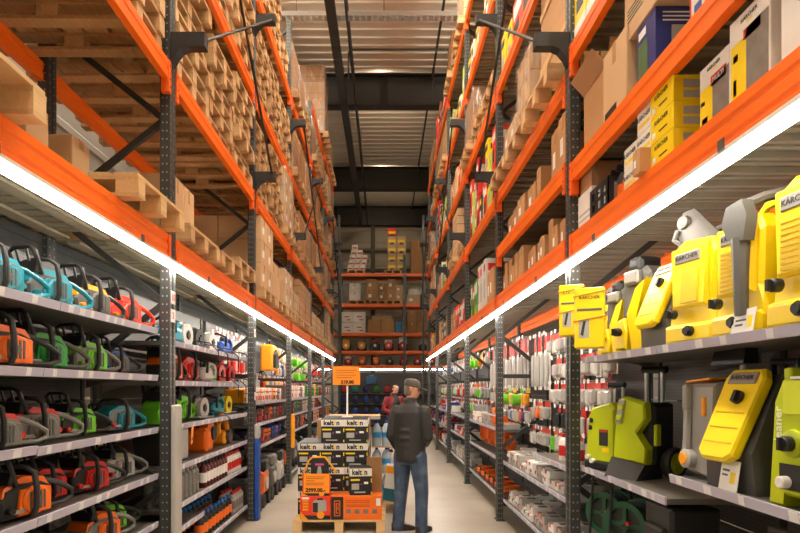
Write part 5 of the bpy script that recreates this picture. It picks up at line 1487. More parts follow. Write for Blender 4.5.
# ------------------------------------------------------------------ rack across the end of the aisle
EY, EX0 = 25.5, -1.95
e = empty('pallet_rack'); e.location = (0, EY, 0)
EP = [EX0 - 2.8, EX0, EX0 + 2.86, EX0 + 5.72]
pm_e = mk_post(7.6).mesh('post', PERF)
for x in EP:
    for y in (.04, 1.0): o = part(pm_e, 'post', None, e); o.location = (x, y, 0); o.rotation_euler = (0, 0, -PI / 2)
ELEV = [2.56, 3.2, 4.0, 5.3, 6.65]
be = beam_mb(2.74, .14, False).mesh('beam', ORANGE); de = MB().box(-1.0, -.05, .0, 2.74, 0, .012).mesh('deck', DECKL)
for x in EP[:-1]:
    for z in ELEV:
        o = part(be, 'beam', None, e); o.location = (x + .06, 0, z); o.rotation_euler = (0, 0, -PI / 2)
        o = part(be, 'beam', None, e); o.location = (x + .06, .98, z); o.rotation_euler = (0, 0, -PI / 2)
        o = part(de, 'deck', None, e); o.location = (x + 2.8, 0, z + .128); o.rotation_euler = (0, 0, PI / 2); o.scale = (-1, 1, 1)
e.rotation_euler = (0, 0, 0)
tag(e, 'orange beamed pallet rack standing across the far end of the aisle', 'rack')
def mk_led2():
    q = empty('led_strip_light')
    part(MB().box(0, 2.7, -.03, .03, .03, .05), 'housing', WHITE, q); part(MB().rbox(.01, 2.69, -.025, .025, -.02, .03, .01), 'tube', LED, q)
    return q
for i, x in enumerate(EP[:-1]): put('led2', mk_led2, (x + .08, EY - .04, 2.5), 0, 'glowing white LED strip under the end rack, %s section from the left' % od(i + 1), 'light strip', 'led strips on the end rack')
def endbox(key, x, z, w, d, h, mat, label, sc=1., **kw): put(('eb', key), mk_carton(w, d, h, mat, **kw), (x, EY + .12 + d / 2, z), 0, label, 'carton', None, sc)
EZ = [z + .142 for z in ELEV]
def endpallet(x, li, lb): put(('pal', False, True), mk_pallet(NEWWOOD, False), (x, EY + .55, EZ[li]), 0, lb, 'pallet', 'pallets on the end rack', (1., .85, 1))
for i, (x, nm) in enumerate(((-1.2, 'left'), (-.25, 'middle'), (.42, 'right'))): endpallet(x, 3, 'pallet under brown cartons on the end rack fourth level, %s one' % nm)
n = 0
for x, h, m, w in ((-1.3, .5, CARDW, .5), (-.55, .62, CARD, .5), (-.05, .5, CARD3, .42), (.35, .62, CARD, .4), (.7, .45, CARD2, .36)):
    for s in range(2):
        n += 1; endbox(('q', w, h), x, EZ[3] + .146 + s * h * .78, w, .6, h * .77, m, '%s carton on the end rack fourth level, %s column, %s' % ('white' if m is CARDW else 'brown', od((n + 1) // 2), ('lower', 'upper')[s]), far=False, lab=1)
for i, (x, nm) in enumerate(((-1.25, 'left'), (.4, 'right'))): endpallet(x, 4, 'pallet on the end rack top level, %s one' % nm)
n = 0
for r in range(5):
    for c in range(3 if r < 3 else (2 if r < 4 else 1)):
        n += 1; endbox('wrp', -1.5 + c * .27 + r * .05, EZ[4] + .146 + r * .23, .25, .5, .22, CARDW, 'white and red carton in the top level heap, end rack, row %s, %s' % (od(r + 1), od(c + 1)), tape=None, bands=((.1, .9, .2, .5, RED, 'print'),))
for r in range(5):
    for c in range(2 if r < 4 else 1):
        endbox('yrp' if r < 4 else 'redp', .36 + c * .42, EZ[4] + .146 + r * .38, .4, .5, .37, CARD2 if r < 4 else RED, 'carton of the tall top level tower, end rack, row %s, %s' % (od(r + 1), ('left', 'right')[c]), tape=None, bands=((.1, .9, .3, .6, YELLOW, 'print'), (.3, .7, .05, .25, DARK, 'print')))
endbox('tallb', 1.55, EZ[4], .7, .5, 1.5, CARD3, 'tall brown carton on the end rack top level by the right rack')
for c in range(2):
    for s in range(2): endbox('wl', -1.66 + c * .56, EZ[2] + s * .47, .55, .6, .46, CARDW, 'large white carton with red marks, end rack third level, %s %s' % (('upper' if s else 'lower'), ('left', 'right')[c]), tape=None, bands=((.3, .7, .5, .6, RED, 'print'), (.5, .8, .2, .3, RED, 'print')))
for c in range(2): endbox('bl', -.42 + c * .58, EZ[2], .55, .6, .6, CARD, 'large brown carton on the end rack third level, %s of the pair' % ('left', 'right')[c], lab=None)
endbox('bl2', -.1, EZ[2] + .605, .9, .5, .16, CARD2, 'flat brown carton lying across the pair on the end rack')
for c in range(3): endbox('bluep', .56 + c * .1, EZ[2], .085, .5, .5, pm((60, 140, 200), .45), 'pale blue upright carton on the end rack third level, %s one' % ('left', 'middle', 'right')[c], tape=None)
for c in range(2):
    for s in range(2): endbox('br', 1.25 + c * .45, EZ[2] + s * .5, .43, .6, .49, CARD3, 'brown carton beyond the blue cartons, end rack, %s %s' % (('upper' if s else 'lower'), ('left', 'right')[c]))
endbox('bw', 1.3, EZ[3], .6, .6, .4, CARD2, 'brown carton with white label on the end rack fourth level right section', lab=1)
b = MB(); b.hull([(R.uniform(-.45, .45), R.uniform(-.3, .3), R.uniform(0, .4)) for _ in range(60)] + [(-.45, 0, 0), (.45, 0, 0), (0, -.3, 0), (0, .3, 0)], smooth=True)
o = part(b, 'film_bundle', WRAP, None); o.location = (1.45, EY + .55, EZ[3] + .42); part(MB().rbox(-.35, .35, -.2, .2, .0, .3, .05), 'contents', PAPER, o); tag(o, 'film wrapped pale bundle lying on the end rack, right section', 'bundle')
def mk_engine(c1, c2):
    def f():
        q = empty('small_engine')
        part(MB().cyl((0, 0, .22), .16, -.2, .0, 'y', 16, ch=.02), 'fan_cover', c1, q)
        part(MB().rbox(-.2, .2, -.1, .2, 0, .3, .03), 'block', DARK, q)
        part(MB().rbox(-.16, .14, -.12, .14, .32, .46, .03), 'fuel_tank', c2, q)
        part(MB().cyl((0, 0, .22), .06, -.22, -.2, 'y', 12), 'starter', PAPER, q)
        return q
    return f
EC = [('white topped red', 'enr', RED, PAPER), ('orange and black', 'eno', SAWORANGE, SAWORANGE), ('orange and black', 'eno', SAWORANGE, SAWORANGE), ('dark', 'end', DARK, MGREY), ('red', 'enp', RED, RED), ('red', 'enp', RED, RED), ('red and white', 'enr', RED, PAPER)]
for i, (nm, key, c1, c2) in enumerate(EC): put(key, mk_engine(c1, c2), (-1.6 + i * .62 if i < 6 else 2.15, EY + .35, EZ[0]), 0, '%s small engine just above the end light strip, %s from the left' % (nm, od(i + 1)), 'engine', None, .85)
EC = [('yellow', 'eny', AMBER, AMBER), ('yellow and grey', 'eny2', AMBER, GREY), ('black and red', 'enb', DARK, RED), ('orange and white', 'enw', ORED, PAPER), ('red', 'enq', RED, PAPER), ('dark', 'enk', DARK, LGREY)]
for i, (nm, key, c1, c2) in enumerate(EC): put(key, mk_engine(c1, c2), ((-1.45, -.75, -.15, .45, 1.1, 2.0)[i] - .25, EY + .35, EZ[1]), 0, '%s machine on the end rack second level, %s from the left' % (nm, od(i + 1)), 'machine', None, 1.1 if i < 5 else .9)
b = MB(); b.prism([(-.25, 0), (.25, 0), (.34, .3), (-.34, .3)], 'y', -.2, .2, .04); o = part(b, 'hopper', PAPER, None); o.location = (.85, EY + .35, EZ[1] + .512); o.scale = (.55, .6, .4); part(MB().box(-.3, .3, -.22, .22, .28, .31), 'rim', LGREY, o); tag(o, 'white hopper standing on the red machine of the end rack', 'hopper')
# display of coloured pumps below the end rack
e = empty('display_shelf'); e.location = (-2, EY - .62, 0)
part(MB().box(0, 4.4, .5, .53, .1, 2.35), 'back_panel', PANEL, e)
for z in (.5, 1.0, 1.45): part(MB().box(0, 4.4, 0, .5, z - .03, z), 'shelf', SHELFM, e)
part(MB().box(0, 4.4, .05, .5, 0, .1), 'plinth', DARK, e)
tag(e, 'dark display shelves below the end rack with coloured pumps', 'shelves')
PCOL = {'red': RED, 'teal': pm((20, 130, 120), .45), 'navy': NAVY, 'green': GREEN, 'orange': SAWORANGE, 'blue': BLUE}
def mk_pump(c):
    def f():
        q = empty('water_pump')
        part(MB().lathe([(.07, -.18), (.11, -.16), (.11, .1), (.07, .14)], (0, 0, .17), 'y', 14), 'motor', c, q)
        part(MB().rbox(-.06, .06, -.06, .04, .26, .34, .015), 'terminal_box', DARK, q)
        part(MB().rbox(-.12, .12, -.15, .1, 0, .06, .01), 'foot', BLACK, q)
        part(MB().lathe([(.05, -.02), (.12, 0), (.12, .06), (.05, .08)], (0, -.2, .17), 'y', 14), 'impeller_housing', c, q)
        return q
    return f
rows = [(1.451, ['red', 'teal', 'navy', 'green', 'red', 'blue', 'green']), (1.001, ['navy', 'navy', 'blue', 'navy', 'orange', 'blue', 'navy']), (.501, ['navy', 'blue', 'navy', 'blue', 'navy', 'navy', 'blue'])]
for r, (z, cs) in enumerate(rows):
    for i, c in enumerate(cs): put('pump_' + c, mk_pump(PCOL[c]), (-1.7 + i * .46, EY - .35, z), 0, '%s pump on the %s display shelf under the end rack, %s from the left' % (c, ('upper', 'middle', 'lower')[r], od(i + 1)), 'pump', None, 1.15)
b = MB(); b.prism([(-.2, 0), (.2, 0), (.22, .35), (-.22, .35)], 'y', -.15, .15, .03); o = part(b, 'water_tank', pm((70, 130, 190), .4), None); o.location = (-.55, EY - .33, 1.98)
part(MB().rbox(-.1, .1, -.1, .1, .35, .4, .01), 'lid', LGREY, o); o.location.z = 1.451 + .4
tag(o, 'pale blue tank above the pumps below the end light strip', 'tank')
# ------------------------------------------------------------------ promotion pallet in the aisle
put(('pal2',), mk_pallet(NEWWOOD, True, 1.05, 1.25), (-.515, 7.17, 0), 0, 'pale wooden pallet on the floor carrying the black generator cartons', 'pallet')
put(('pal2b',), mk_pallet(NEWWOOD, True, .5, .9), (-.03, 8.0, 0), 0, 'narrow wooden pallet behind the promotion pallet, beside the man', 'pallet')
def mk_kbox(w=.275, d=.36, h=.283):
    def f():
        o = part(MB().rbox(-w / 2, w / 2, -d / 2, d / 2, 0, h, .004), 'generator_carton', BLACK, None)
        t = part(MB().rbox(-w / 2 - .0012, w / 2 + .0012, -d / 2 - .0012, d / 2 + .0012, h * .68, h * .97, .002), 'white_band', CARDW, o)
        q = text('kelt', .08, BLACK, t, (-.05, -d / 2 - .0025, h * .825), bold=.003); q2 = text('i', .08, YELLOW, t, (.028, -d / 2 - .0025, h * .825), bold=.004); q3 = text('n', .08, BLACK, t, (.062, -d / 2 - .0025, h * .825), bold=.003)
        for q in (q, q2, q3):
            KIDS[t.name].remove(q) if q in KIDS.get(t.name, []) else None
            KIDS.setdefault(t.name, []).append(q)
        b = MB(); b.box(-w * .46, -w * .05, -d / 2 - .0015, -d / 2 + .001, h * .52, h * .585); b.box(w * .455, w * .5, -d / 2 - .0015, -d / 2 + .001, h * .45, h * .6); b.box(w * .455, w * .5, -d / 2 - .0015, -d / 2 + .001, h * .02, h * .12)
        part(b, 'yellow_print', YELLOW, o)
        b = MB(); b.rbox(-w * .42, -w * .08, -d / 2 - .003, -d / 2 + .001, h * .2, h * .42, .002); part(b, 'machine_picture', LGREY, o)
        part(MB().cyl((w * .02, 0, h * .4), .012, -d / 2 - .0016, -d / 2, 'y', 12), 'purple_dot', PURPLE, o)
        part(MB().box(w * .14, w * .33, -d / 2 - .0016, -d / 2, h * .4, h * .48), 'small_picture', PAPER, o)
        part(MB().box(-w * .3, w * .2, -d / 2 - .0016, -d / 2, h * .08, h * .13), 'print', LGREY, o)
        return o
    return f
CW = ['left', 'middle', 'right']; RW = ['bottom', 'second', 'third', 'top']
for r in range(4):
    for dpt in range(2):
        for c in range(3):
            if r == 3 and c == 0: continue
            put('kbox', mk_kbox(), (-.89 + c * .279, 7.02 + dpt * .365, .146 + r * .285), 0, 'black and white generator carton, %s row, %s column, %s of the pallet' % (RW[r], CW[c], ('front', 'back')[dpt]), 'carton', 'generator cartons on the promotion pallet')
b = MB(); b.rbox(-.35, .35, -.2, .2, 0, .05, .01)
o = part(b, 'flat_carton', CARD2, None); o.location = (-.4, 7.78, 1.24); 
part(MB().box(-.35, .352, -.203, -.2, .0, .048), 'edge_label', LGREY, o); tag(o, 'flat beige carton on top behind the generator cartons', 'carton')
for r in range(4):
    endc = mk_carton(.7, .4, .27, CARD, bands=((.55, .95, .1, .9, DARK, 'print'),))
    put('backc', endc, (-.535, 7.79, .146 + r * .272), 0, 'wide brown carton behind the generator cartons, %s of its column' % RW[r], 'carton', 'brown cartons at the back of the promotion pallet')
# orange cartons in front
FY = 6.55
b = MB().rbox(-.175, .175, -.13, .13, 0, .27, .004)
def fr(x0, x1, z0, z1, m, nm, o, d=.13, e=.0014): return part(MB().box(x0, x1, -d - e, -d + .001, z0, z1), nm, m, o)
o = part(b, 'inverter_carton', ORED, None); o.location = (-.785, FY + .14, .146)
fr(-.17, .17, 0, .05, BLACK, 'black_band', o); part(MB().prism([(-.17, 0), (-.08, 0), (-.17, .09)], 'y', -.1325, -.1305), 'yellow_corner', AMBER, o)
p = part(MB().hull([(-.03, -.133, .08), (.13, -.133, .1), (.13, -.133, .21), (.1, -.133, .235), (-.03, -.133, .2), (0, -.133, .23), (-.03, -.129, .08), (.13, -.129, .1), (.13, -.129, .21), (-.03, -.129, .2)]), 'machine_picture', SILVER, o)
part(MB().box(-.028, .03, -.1345, -.1325, .085, .195), 'dark_side', DARK, p); part(MB().rbox(.02, .09, -.1345, -.1325, .225, .245, .001), 'handle', BLACK, p)
part(MB().cyl((.06, 0, .055), .043, -.1345, -.13, 'y', 20), 'yellow_disc', AMBER, o)
fr(-.155, -.07, .235, .255, PAPER, 'white_print', o)
b = MB()
for k in range(4): b.box(-.145, -.08, -.1318, -.129, .105 + k * .034, .128 + k * .034)
part(b, 'yellow_print', AMBER, o); tag(o, 'red and orange carton with picture of a silver inverter generator', 'carton')
o = part(MB().rbox(-.29, .29, -.13, .13, 0, .275, .004), 'tool_carton', SAWORANGE, None); o.location = (-.315, FY + .14, .146)
fr(-.288, -.15, .0, .26, BLACK, 'dark_panel', o)
b = MB()
for x0, x1, z0, z1 in ((-.255, -.185, .04, .05), (-.255, -.185, .21, .22), (-.255, -.245, .04, .22), (-.195, -.185, .04, .22), (-.235, -.205, .07, .08), (-.235, -.205, .125, .135), (-.235, -.205, .18, .19), (-.235, -.225, .07, .19), (-.212, -.205, .1, .19)): b.box(x0, x1, -.1325, -.131, z0, z1)
part(b, 'emblem', SAWORANGE, o)
b = MB()
for k in range(4): b.box(-.12 + k * .1, -.065 + k * .1, -.1318, -.129, .07, .12)
part(b, 'small_picture', PHOTO, o); b = MB()
for z in (.215, .195, .165, .15): b.box(-.12, .15, -.1316, -.129, z, z + .006)
part(b, 'print', pm((170, 66, 16), .5), o); fr(.225, .275, .16, .245, PAPER, 'white_sticker', o); tag(o, 'wide orange carton with black emblem panel at the front of the pallet', 'carton')
o = put('kbox', None, (-.28, FY + .16, .422), .12, 'single smaller generator carton with grey lid standing on the wide orange carton', 'carton', None, (.92, .7, 1.12))
o = part(MB().rbox(-.09, .09, -.02, .02, 0, .69, .004), 'brown_board', CARD3, None); o.location = (-.115, 6.8, .146)
part(MB().rbox(-.05, .0, -.0205, -.0195, .02, .06, .0003), 'scuff', DARK, o); tag(o, 'upright brown cardboard sheet at the right edge of the promotion pallet', 'cardboard')
# leaning orange price sign with a charger on it
o = part(MB().box(-.16, .16, -.004, 0, 0, .25), 'price_sign', SIGN, None); o.location = (-.775, FY + .02, .418); o.rotation_euler = (-.12, 0, 0)
part(MB().box(-.16, .16, -.005, -.0035, 0, .028), 'black_strip', BLACK, o); part(MB().prism([(-.16, 0), (-.09, 0), (-.16, .03)], 'y', -.0062, -.0048), 'yellow_corner', AMBER, o); part(MB().cyl((.06, 0, .02), .03, -.0064, -.005, 'y', 14), 'yellow_disc', AMBER, o)
part(MB().box(-.16, -.148, -.0055, -.0035, .0, .25).box(.148, .16, -.0055, -.0035, 0, .25), 'red_edge', RED, o)
text('2999.00.-', .06, BLACK, o, (-.01, -.006, .062), bold=.003)
b = MB()
for z, w in ((.21, .22), (.19, .2), (.165, .1), (.14, .21), (.12, .2)): b.box(-.12, -.12 + w, -.0055, -.0035, z, z + .007)
part(b, 'small_print', pm((150, 66, 20), .5), o); tag(o, 'orange price sign leaning on the front cartons of the pallet', 'sign')
e = empty('battery_charger'); e.location = (-.745, FY + .17, .418)
e.rotation_euler = (0, 0, 0)
part(MB().hull([(-.1, -.1, .24), (.1, -.1, .24), (-.1, .08, .24), (.1, .08, .24), (-.1, -.09, .36), (.1, -.09, .36), (-.075, -.08, .42), (.075, -.08, .42), (-.075, .06, .42), (.075, .06, .42)]), 'case', BLACK, e)
part(MB().hull([(-.1, -.1, .0), (.1, -.1, .0), (-.1, .08, .0), (.1, .08, .0), (-.1, -.1, .24), (.1, -.1, .24), (-.1, .08, .24), (.1, .08, .24)]), 'lower_box', CARD3, e)
part(MB().box(-.05, .05, -.0965, -.085, .34, .362), 'pink_print', PINK, e)
part(MB().prism([(-.03, .24), (.03, .24), (.015, .33), (-.015, .33)], 'y', -.108, -.085), 'grey_plate', LGREY, e)
part(MB().tube([(-.2, -.1, .2), (-.12, -.1, .4), (-.08, -.085, .435), (.06, -.085, .435), (.11, -.1, .38), (.2, -.1, .26)], .011, 6), 'yellow_strap', AMBER, e)
tag(e, 'black charger with yellow strap set up behind the leaning price sign', 'charger')
# sign on a pole
e = empty('sign_stand'); e.location = (-.46, 7.2, 0)
part(MB().tube([(0, 0, 1.287), (0, 0, 1.76)], .011, 8), 'pole', PAPER, e)
part(MB().cyl((0, 0, 1.287), .07, 0, .012), 'base', PAPER, e)
sgn = part(MB().rbox(-.17, .17, -.006, .006, 1.69, 1.925, .002), 'sign_panel', SIGN, e)
sgn.location = (-.01, -.014, 0)
part(MB().box(-.172, .172, -.0075, .0075, 1.685, 1.69).box(-.172, .172, -.0075, .0075, 1.925, 1.93), 'dark_edge', BLACK, sgn)
t = text('319.00', .06, BLACK, sgn, (0.01, -.008, 1.725), bold=.003)
b = MB()
for z, w in ((1.87, .26), (1.84, .22), (1.81, .25), (1.78, .2)): b.box(-.13, -.13 + w, -.0072, -.005, z, z + .006)
part(b, 'small_print', pm((160, 72, 20), .5), sgn)
tag(e, 'orange price sign on a white pole standing on top of the generator cartons', 'sign')
# water bottles and leaning books behind
def mk_wb():
    q = empty('water_bottle')
    part(MB().lathe([(.055, 0), (.06, .02), (.06, .1), (.055, .115), (.06, .13), (.06, .24), (.03, .3), (.016, .32)], n=12), 'body', CLEAR, q)
    part(MB().lathe([(.061, .13), (.061, .2)], n=12), 'label_wrap', pm((60, 150, 210), .4), q); part(MB().cyl((0, 0, .32), .018, 0, .03, n=10), 'cap', BLUE, q)
    return q
n = 0
for s in range(3):
    for y in range(2):
        for x in range(2):
            n += 1; put('wb', mk_wb, (-.1 + x * .13, 7.8 + y * .13, .146 + s * .355), 0, 'clear water bottle with blue label, %s tier, %s beside the man' % (RW[s], od(y * 2 + x + 1)), 'bottle', 'water bottles behind the promotion pallet')
for s in (1, 2): 
    o = part(MB().rbox(-.14, .14, -.14, .14, 0, .004, .001), 'tray_sheet', CARD2, None); o.location = (-.025, 7.865, .146 + s * .355 - .005); part(MB().box(-.14, .14, -.142, -.14, 0, .02), 'lip', CARD2, o); tag(o, 'cardboard sheet between the %s and next tier of water bottles' % RW[s - 1], 'sheet')
o = part(MB().rbox(-.09, .09, -.015, .015, 0, .36, .003), 'display_pack', PAPER, None); o.location = (.07, 7.6, .16); o.rotation_euler = (0, .12, -.2); o.scale = (1, 1, 1.35)
part(MB().box(-.09, .09, -.0165, -.014, .27, .34), 'yellow_print', AMBER, o); part(MB().box(-.09, .09, -.0165, -.014, .0, .12), 'blue_print', pm((40, 110, 130), .5), o); tag(o, 'white pack with yellow top and blue foot leaning beside the pallet near the man', 'pack')
# ------------------------------------------------------------------ people
def blob(mb, name, mats, parent, vox, smooth=4):
    me = mb.mesh(name, mats); o = bpy.data.objects.new(name, me); C.objects.link(o)
    m = o.modifiers.new('r', 'REMESH'); m.mode = 'VOXEL'; m.voxel_size = vox; m.use_smooth_shade = True
    s = o.modifiers.new('s', 'SMOOTH'); s.iterations = smooth; s.factor = .5
    dg = bpy.context.evaluated_depsgraph_get(); me2 = bpy.data.meshes.new_from_object(o.evaluated_get(dg))
    bpy.data.objects.remove(o); me2.name = name
    me2.materials.clear()
    for x in (mats if isinstance(mats, (list, tuple)) else [mats]): me2.materials.append(x)
    me2.polygons.foreach_set('use_smooth', [True] * len(me2.polygons))
    o = bpy.data.objects.new(name, me2)
    reg(o, parent); return o
def limb(b, pts, rs, n=12, flat=1.):
    b.tube(pts, rs, n, flat=flat)
    for p, r in ((pts[0], rs[0]), (pts[-1], rs[-1])):
        b.lathe([(r * .35, -r * .9), (r * .8, -r * .6), (r, 0), (r * .8, r * .6), (r * .35, r * .9)], p, 'z', 10)
def hand(b, w, d, side):
    """w: wrist; d: direction of the fingers; five fingers, slightly curled"""
    w, d = Vector(w), Vector(d).normalized(); up = Vector((0, 0, 1)); sx = d.cross(up)
    if sx.length < .1: sx = Vector((side, 0, 0))
    sx.normalize(); nn = sx.cross(d)
    limb(b, [w, w + d * .045, w + d * .085], [.024, .036, .036], 8, .5)
    for i, L in enumerate((.07, .078, .074, .058)):
        o_ = w + d * .085 + sx * (i - 1.5) * .019
        limb(b, [o_, o_ + d * L * .55 - nn * .006, o_ + d * L - nn * .026], [.0105, .0098, .0085], 6)
    o_ = w + d * .03 + sx * -.03 * side
    limb(b, [o_, o_ + d * .03 - sx * .03 * side, o_ + d * .062 - sx * .036 * side], [.013, .0115, .0095], 6)
def person(label, jm, pm_, sm, capm, hairm, pose, vest=None):
    e0 = MB()
    # body (skin): torso, neck, head, arms, hands, legs in one skin
    P = pose
    b = e0
    b.loft([(0, .01, .82, .13, .1), (0, .0, .95, .15, .1), (0, 0, 1.1, .14, .1), (0, .0, 1.28, .165, .1), (0, .01, 1.4, .16, .09), (0, .01, 1.46, .07, .065), (0, .0, 1.52, .058, .06)])
    for s in (-1, 1):
        limb(b, P['leg'][s], [.085, .062, .045])
        limb(b, P['arm'][s], [.05, .042, .03])
        hand(b, P['arm'][s][2], P['hand'][s], s)
        a = P['leg'][s][2]; f = P['foot'][s]
        limb(b, [a, (a[0] + f[0] * .1, a[1] + f[1] * .1, .05), (a[0] + f[0] * .13, a[1] + f[1] * .13, .032)], [.045, .035, .02])
    hy = P['head']; Hm = Matrix.Translation((0, -.005, 1.5)) @ Matrix.Rotation(hy[0], 4, 'Z') @ Matrix.Rotation(hy[1], 4, 'X')
    b.T = Hm
    b.tube([(0, .005, -.08), (0, .0, .06)], [.062, .056], 12)
    b.loft([(0, -.015, .035, .025, .03), (0, -.018, .045, .045, .06), (0, -.012, .08, .062, .08), (0, -.005, .125, .071, .092), (0, .0, .165, .075, .097), (0, .003, .2, .072, .092), (0, .005, .23, .055, .072), (0, .005, .247, .02, .03)])
    b.hull([(-.01, -.09, .15), (.01, -.09, .15), (-.016, -.118, .105), (.016, -.118, .105), (-.014, -.085, .098), (.014, -.085, .098)])                 # nose
    b.hull([(-.026, -.09, .072), (.026, -.09, .072), (-.02, -.098, .078), (.02, -.098, .078), (-.022, -.096, .064), (.022, -.096, .064), (0, -.08, .06)])    # lips
    for s in (-1, 1): b.hull([(s * .07, .0, .165), (s * .07, .012, .1), (s * .086, .018, .165), (s * .088, .03, .15), (s * .08, .018, .11), (s * .07, .03, .16), (s * .082, .0, .16)])    # ears
    b.T = None
    body = blob(b, 'person', SKIN, None, .0075, 3)
    b = MB(); b.T = Hm
    for s in (-1, 1): b.lathe([(.003, -.1), (.011, -.097), (.012, -.09), (.006, -.082)], (s * .03, .008, .135), 'y', 10)
    part(b, 'eye', BLACK, body)
    b = MB(); b.T = Hm
    b.loft([(0, .03, .06, .06, .06), (0, .028, .1, .074, .074), (0, .024, .15, .08, .084), (0, .018, .19, .079, .088), (0, .012, .2, .07, .08)])
    blob(b, 'hair', hairm, body, .008, 2)
    if capm:
        b = MB(); b.T = Hm
        b.loft([(0, .005, .165, .084, .106), (0, .005, .18, .086, .109), (0, .008, .215, .085, .106), (0, .01, .245, .07, .088), (0, .012, .262, .03, .04)])
        blob(b, 'cap', capm, body, .008, 3)
        b = MB(); b.T = Hm @ Matrix.Rotation(.12, 4, 'X')
        b.prism([(-.075, -.07), (-.07, -.13), (-.04, -.168), (.0, -.18), (.04, -.168), (.07, -.13), (.075, -.07)], 'z', .172, .182, .003)
        part(b, 'cap_brim', capm, body)
    # jacket
    b = MB()
    b.loft([(0, .01, .81, .205, .155), (0, .01, .86, .21, .16), (0, .005, .98, .205, .155), (0, 0, 1.12, .21, .155), (0, .0, 1.26, .222, .155), (0, .012, 1.37, .215, .14), (0, .018, 1.44, .15, .11), (0, .015, 1.48, .085, .085), (0, .01, 1.53, .078, .08), (0, .008, 1.545, .06, .06)], 20)
    for s in (-1, 1):
        a = P['arm'][s]; m1 = [Vector(a[0]), Vector(a[0]).lerp(Vector(a[1]), .5), Vector(a[1]), Vector(a[1]).lerp(Vector(a[2]), .5), Vector(a[2])]
        limb(b, m1, [.085, .08, .068, .063, .054])
        for t in (.3, .6, .8): # folds
            q = Vector(a[1]).lerp(Vector(a[2]), t - .2); b.lathe([(.05, -.012), (.068, 0), (.05, .012)], q, 'z', 12)
    for z in (.9, .99, 1.08, 1.17): b.lathe([(.17, -.01), (.158, 0), (.17, .01)], (0, .0, z), 'z', 16)
    blob(b, 'jacket', jm, body, .011, 4)
    if vest:
        b = MB(); b.loft([(0, .0, .84, .2, .165), (0, .0, 1.1, .205, .168), (0, .0, 1.28, .19, .165), (0, .01, 1.4, .12, .14), (0, .01, 1.5, .1, .1)], 18); blob(b, 'vest', vest, body, .012, 4)
    # trousers
    b = MB(); b.loft([(0, .01, .78, .165, .13), (0, .015, .86, .185, .145), (0, .01, .95, .18, .13), (0, .0, 1.0, .17, .12)], 18)
    for s in (-1, 1):
        a = P['leg'][s]; A = [Vector(x) for x in a]
        pts = [A[0], A[0].lerp(A[1], .45), A[1], A[1].lerp(A[2], .5), A[2].lerp(A[1], .08), Vector((A[2].x, A[2].y, .05))]
        limb(b, pts, [.122, .108, .088, .08, .08, .08])
        for t in (.12, .3): b.lathe([(.07, -.015), (.081, 0), (.07, .015)], A[2].lerp(A[1], t), 'z', 12)
    blob(b, 'trousers', pm_, body, .011, 3)
    for s in (-1, 1):
        a = Vector(P['leg'][s][2]); f = Vector((*P['foot'][s], 0)).normalized(); g = Vector((-f.y, f.x, 0))
        b = MB(); pts = []
        for u, w, h in ((-.085, .032, .085), (-.03, .042, .1), (.05, .046, .085), (.13, .047, .06), (.19, .036, .045), (.215, .018, .035)):
            c = Vector((a.x, a.y, 0)) + f * u
            pts += [c + g * w, c - g * w, c + g * w * .8 + Vector((0, 0, h)), c - g * w * .8 + Vector((0, 0, h)), c + g * w * 1.02 + Vector((0, 0, .02)), c - g * w * 1.02 + Vector((0, 0, .02))]
        b.hull(pts, smooth=True); part(b, 'shoe', sm, body)
    return tag(body, label, 'person')
def mk_denim():
    m, nt, b = newmat('worn_denim'); N, Lk = nt.nodes, nt.links
    tc = N.new('ShaderNodeTexCoord'); no = N.new('ShaderNodeTexNoise'); no.inputs['Scale'].default_value = 6; no.inputs['Detail'].default_value = 6
    r = ramp(N, [(.3, (44, 58, 80)), (.55, (70, 88, 112)), (.8, (112, 126, 142))]); Lk.new(tc.outputs['Object'], no.inputs['Vector']); Lk.new(no.outputs['Fac'], r.inputs[0]); Lk.new(r.outputs[0], b.inputs['Base Color']); b.inputs['Roughness'].default_value = .8
    return m
DENIM = mk_denim()
JACKET = pm((41, 38, 36), .6, 0, .15, 12, .25)
pose = {'leg': {-1: [(-.105, .01, .88), (-.145, -.03, .47), (-.165, .02, .09)], 1: [(.105, .01, .88), (.14, -.01, .47), (.16, .03, .09)]},
        'foot': {-1: (-.15, -1), 1: (-.75, -.6)},
        'arm': {-1: [(-.2, .015, 1.38), (-.265, .04, 1.1), (-.1, -.22, 1.0)], 1: [(.19, .015, 1.38), (.25, .06, 1.1), (.2, -.1, .9)]},
        'hand': {-1: (.5, -.8, .1), 1: (-.35, -.6, -.6)}, 'head': (-1.2, .14)}
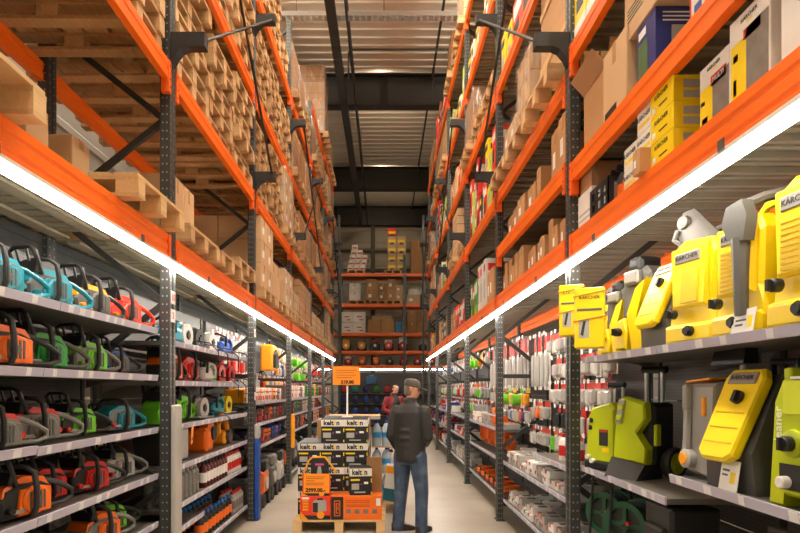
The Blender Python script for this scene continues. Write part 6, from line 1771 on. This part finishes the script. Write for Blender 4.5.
man = person('man in black jacket, blue jeans and grey flat cap, seen from behind in the aisle', JACKET, DENIM, pm((48, 36, 28), .5), pm((82, 76, 70), .8, 0, .2, 30), pm((120, 100, 84), .8, 0, .2, 40), pose)
man.location = (.305, 6.62, 0); man.rotation_euler = (0, 0, 2.62); man.scale = (.9, .95, 1)
pose2 = {'leg': {-1: [(-.1, .01, .88), (-.12, -.02, .47), (-.13, .02, .09)], 1: [(.1, .01, .88), (.12, -.06, .47), (.13, .0, .09)]},
         'foot': {-1: (-.2, -1), 1: (.2, -1)},
         'arm': {-1: [(-.2, .015, 1.38), (-.3, .03, 1.1), (-.2, -.2, 1.02)], 1: [(.2, .015, 1.38), (.3, .05, 1.1), (.2, -.2, 1.0)]},
         'hand': {-1: (.3, -.9, 0), 1: (-.3, -.9, 0)}, 'head': (.2, .3)}
p2 = person('person in red sleeves and dark vest standing far down the aisle before coloured pumps', pm((126, 24, 32), .6), pm((36, 52, 110), .7), BLACK, None, pm((60, 44, 34), .8), pose2, BLACK)
p2.location = (.27, 15.2, 0); p2.rotation_euler = (0, 0, .5)

# ------------------------------------------------------------------ camera, light, colour
cam = bpy.data.cameras.new('camera'); co = bpy.data.objects.new('camera', cam); C.objects.link(co)
co.location = (0, 0, 1.64); co.rotation_euler = (PI / 2, 0, 0)
cam.sensor_width = 36; cam.lens = 574 / 800 * 36
cam.shift_x = 16 / 800; cam.shift_y = 122.5 / 800
cam.clip_start = .05; cam.clip_end = 100
SC.camera = co
w = bpy.data.worlds.new('World'); SC.world = w; w.use_nodes = True
w.node_tree.nodes['Background'].inputs[0].default_value = (1, .86, .7, 1); w.node_tree.nodes['Background'].inputs[1].default_value = .05
SC.view_settings.view_transform = 'Standard'; SC.view_settings.look = 'None'; SC.view_settings.gamma = 1; SC.view_settings.exposure = 1.0
SC.cycles.use_denoising = True
SC.cycles.max_bounces = 8; SC.cycles.diffuse_bounces = 4; SC.cycles.transparent_max_bounces = 12
SC.cycles.sample_clamp_indirect = 6
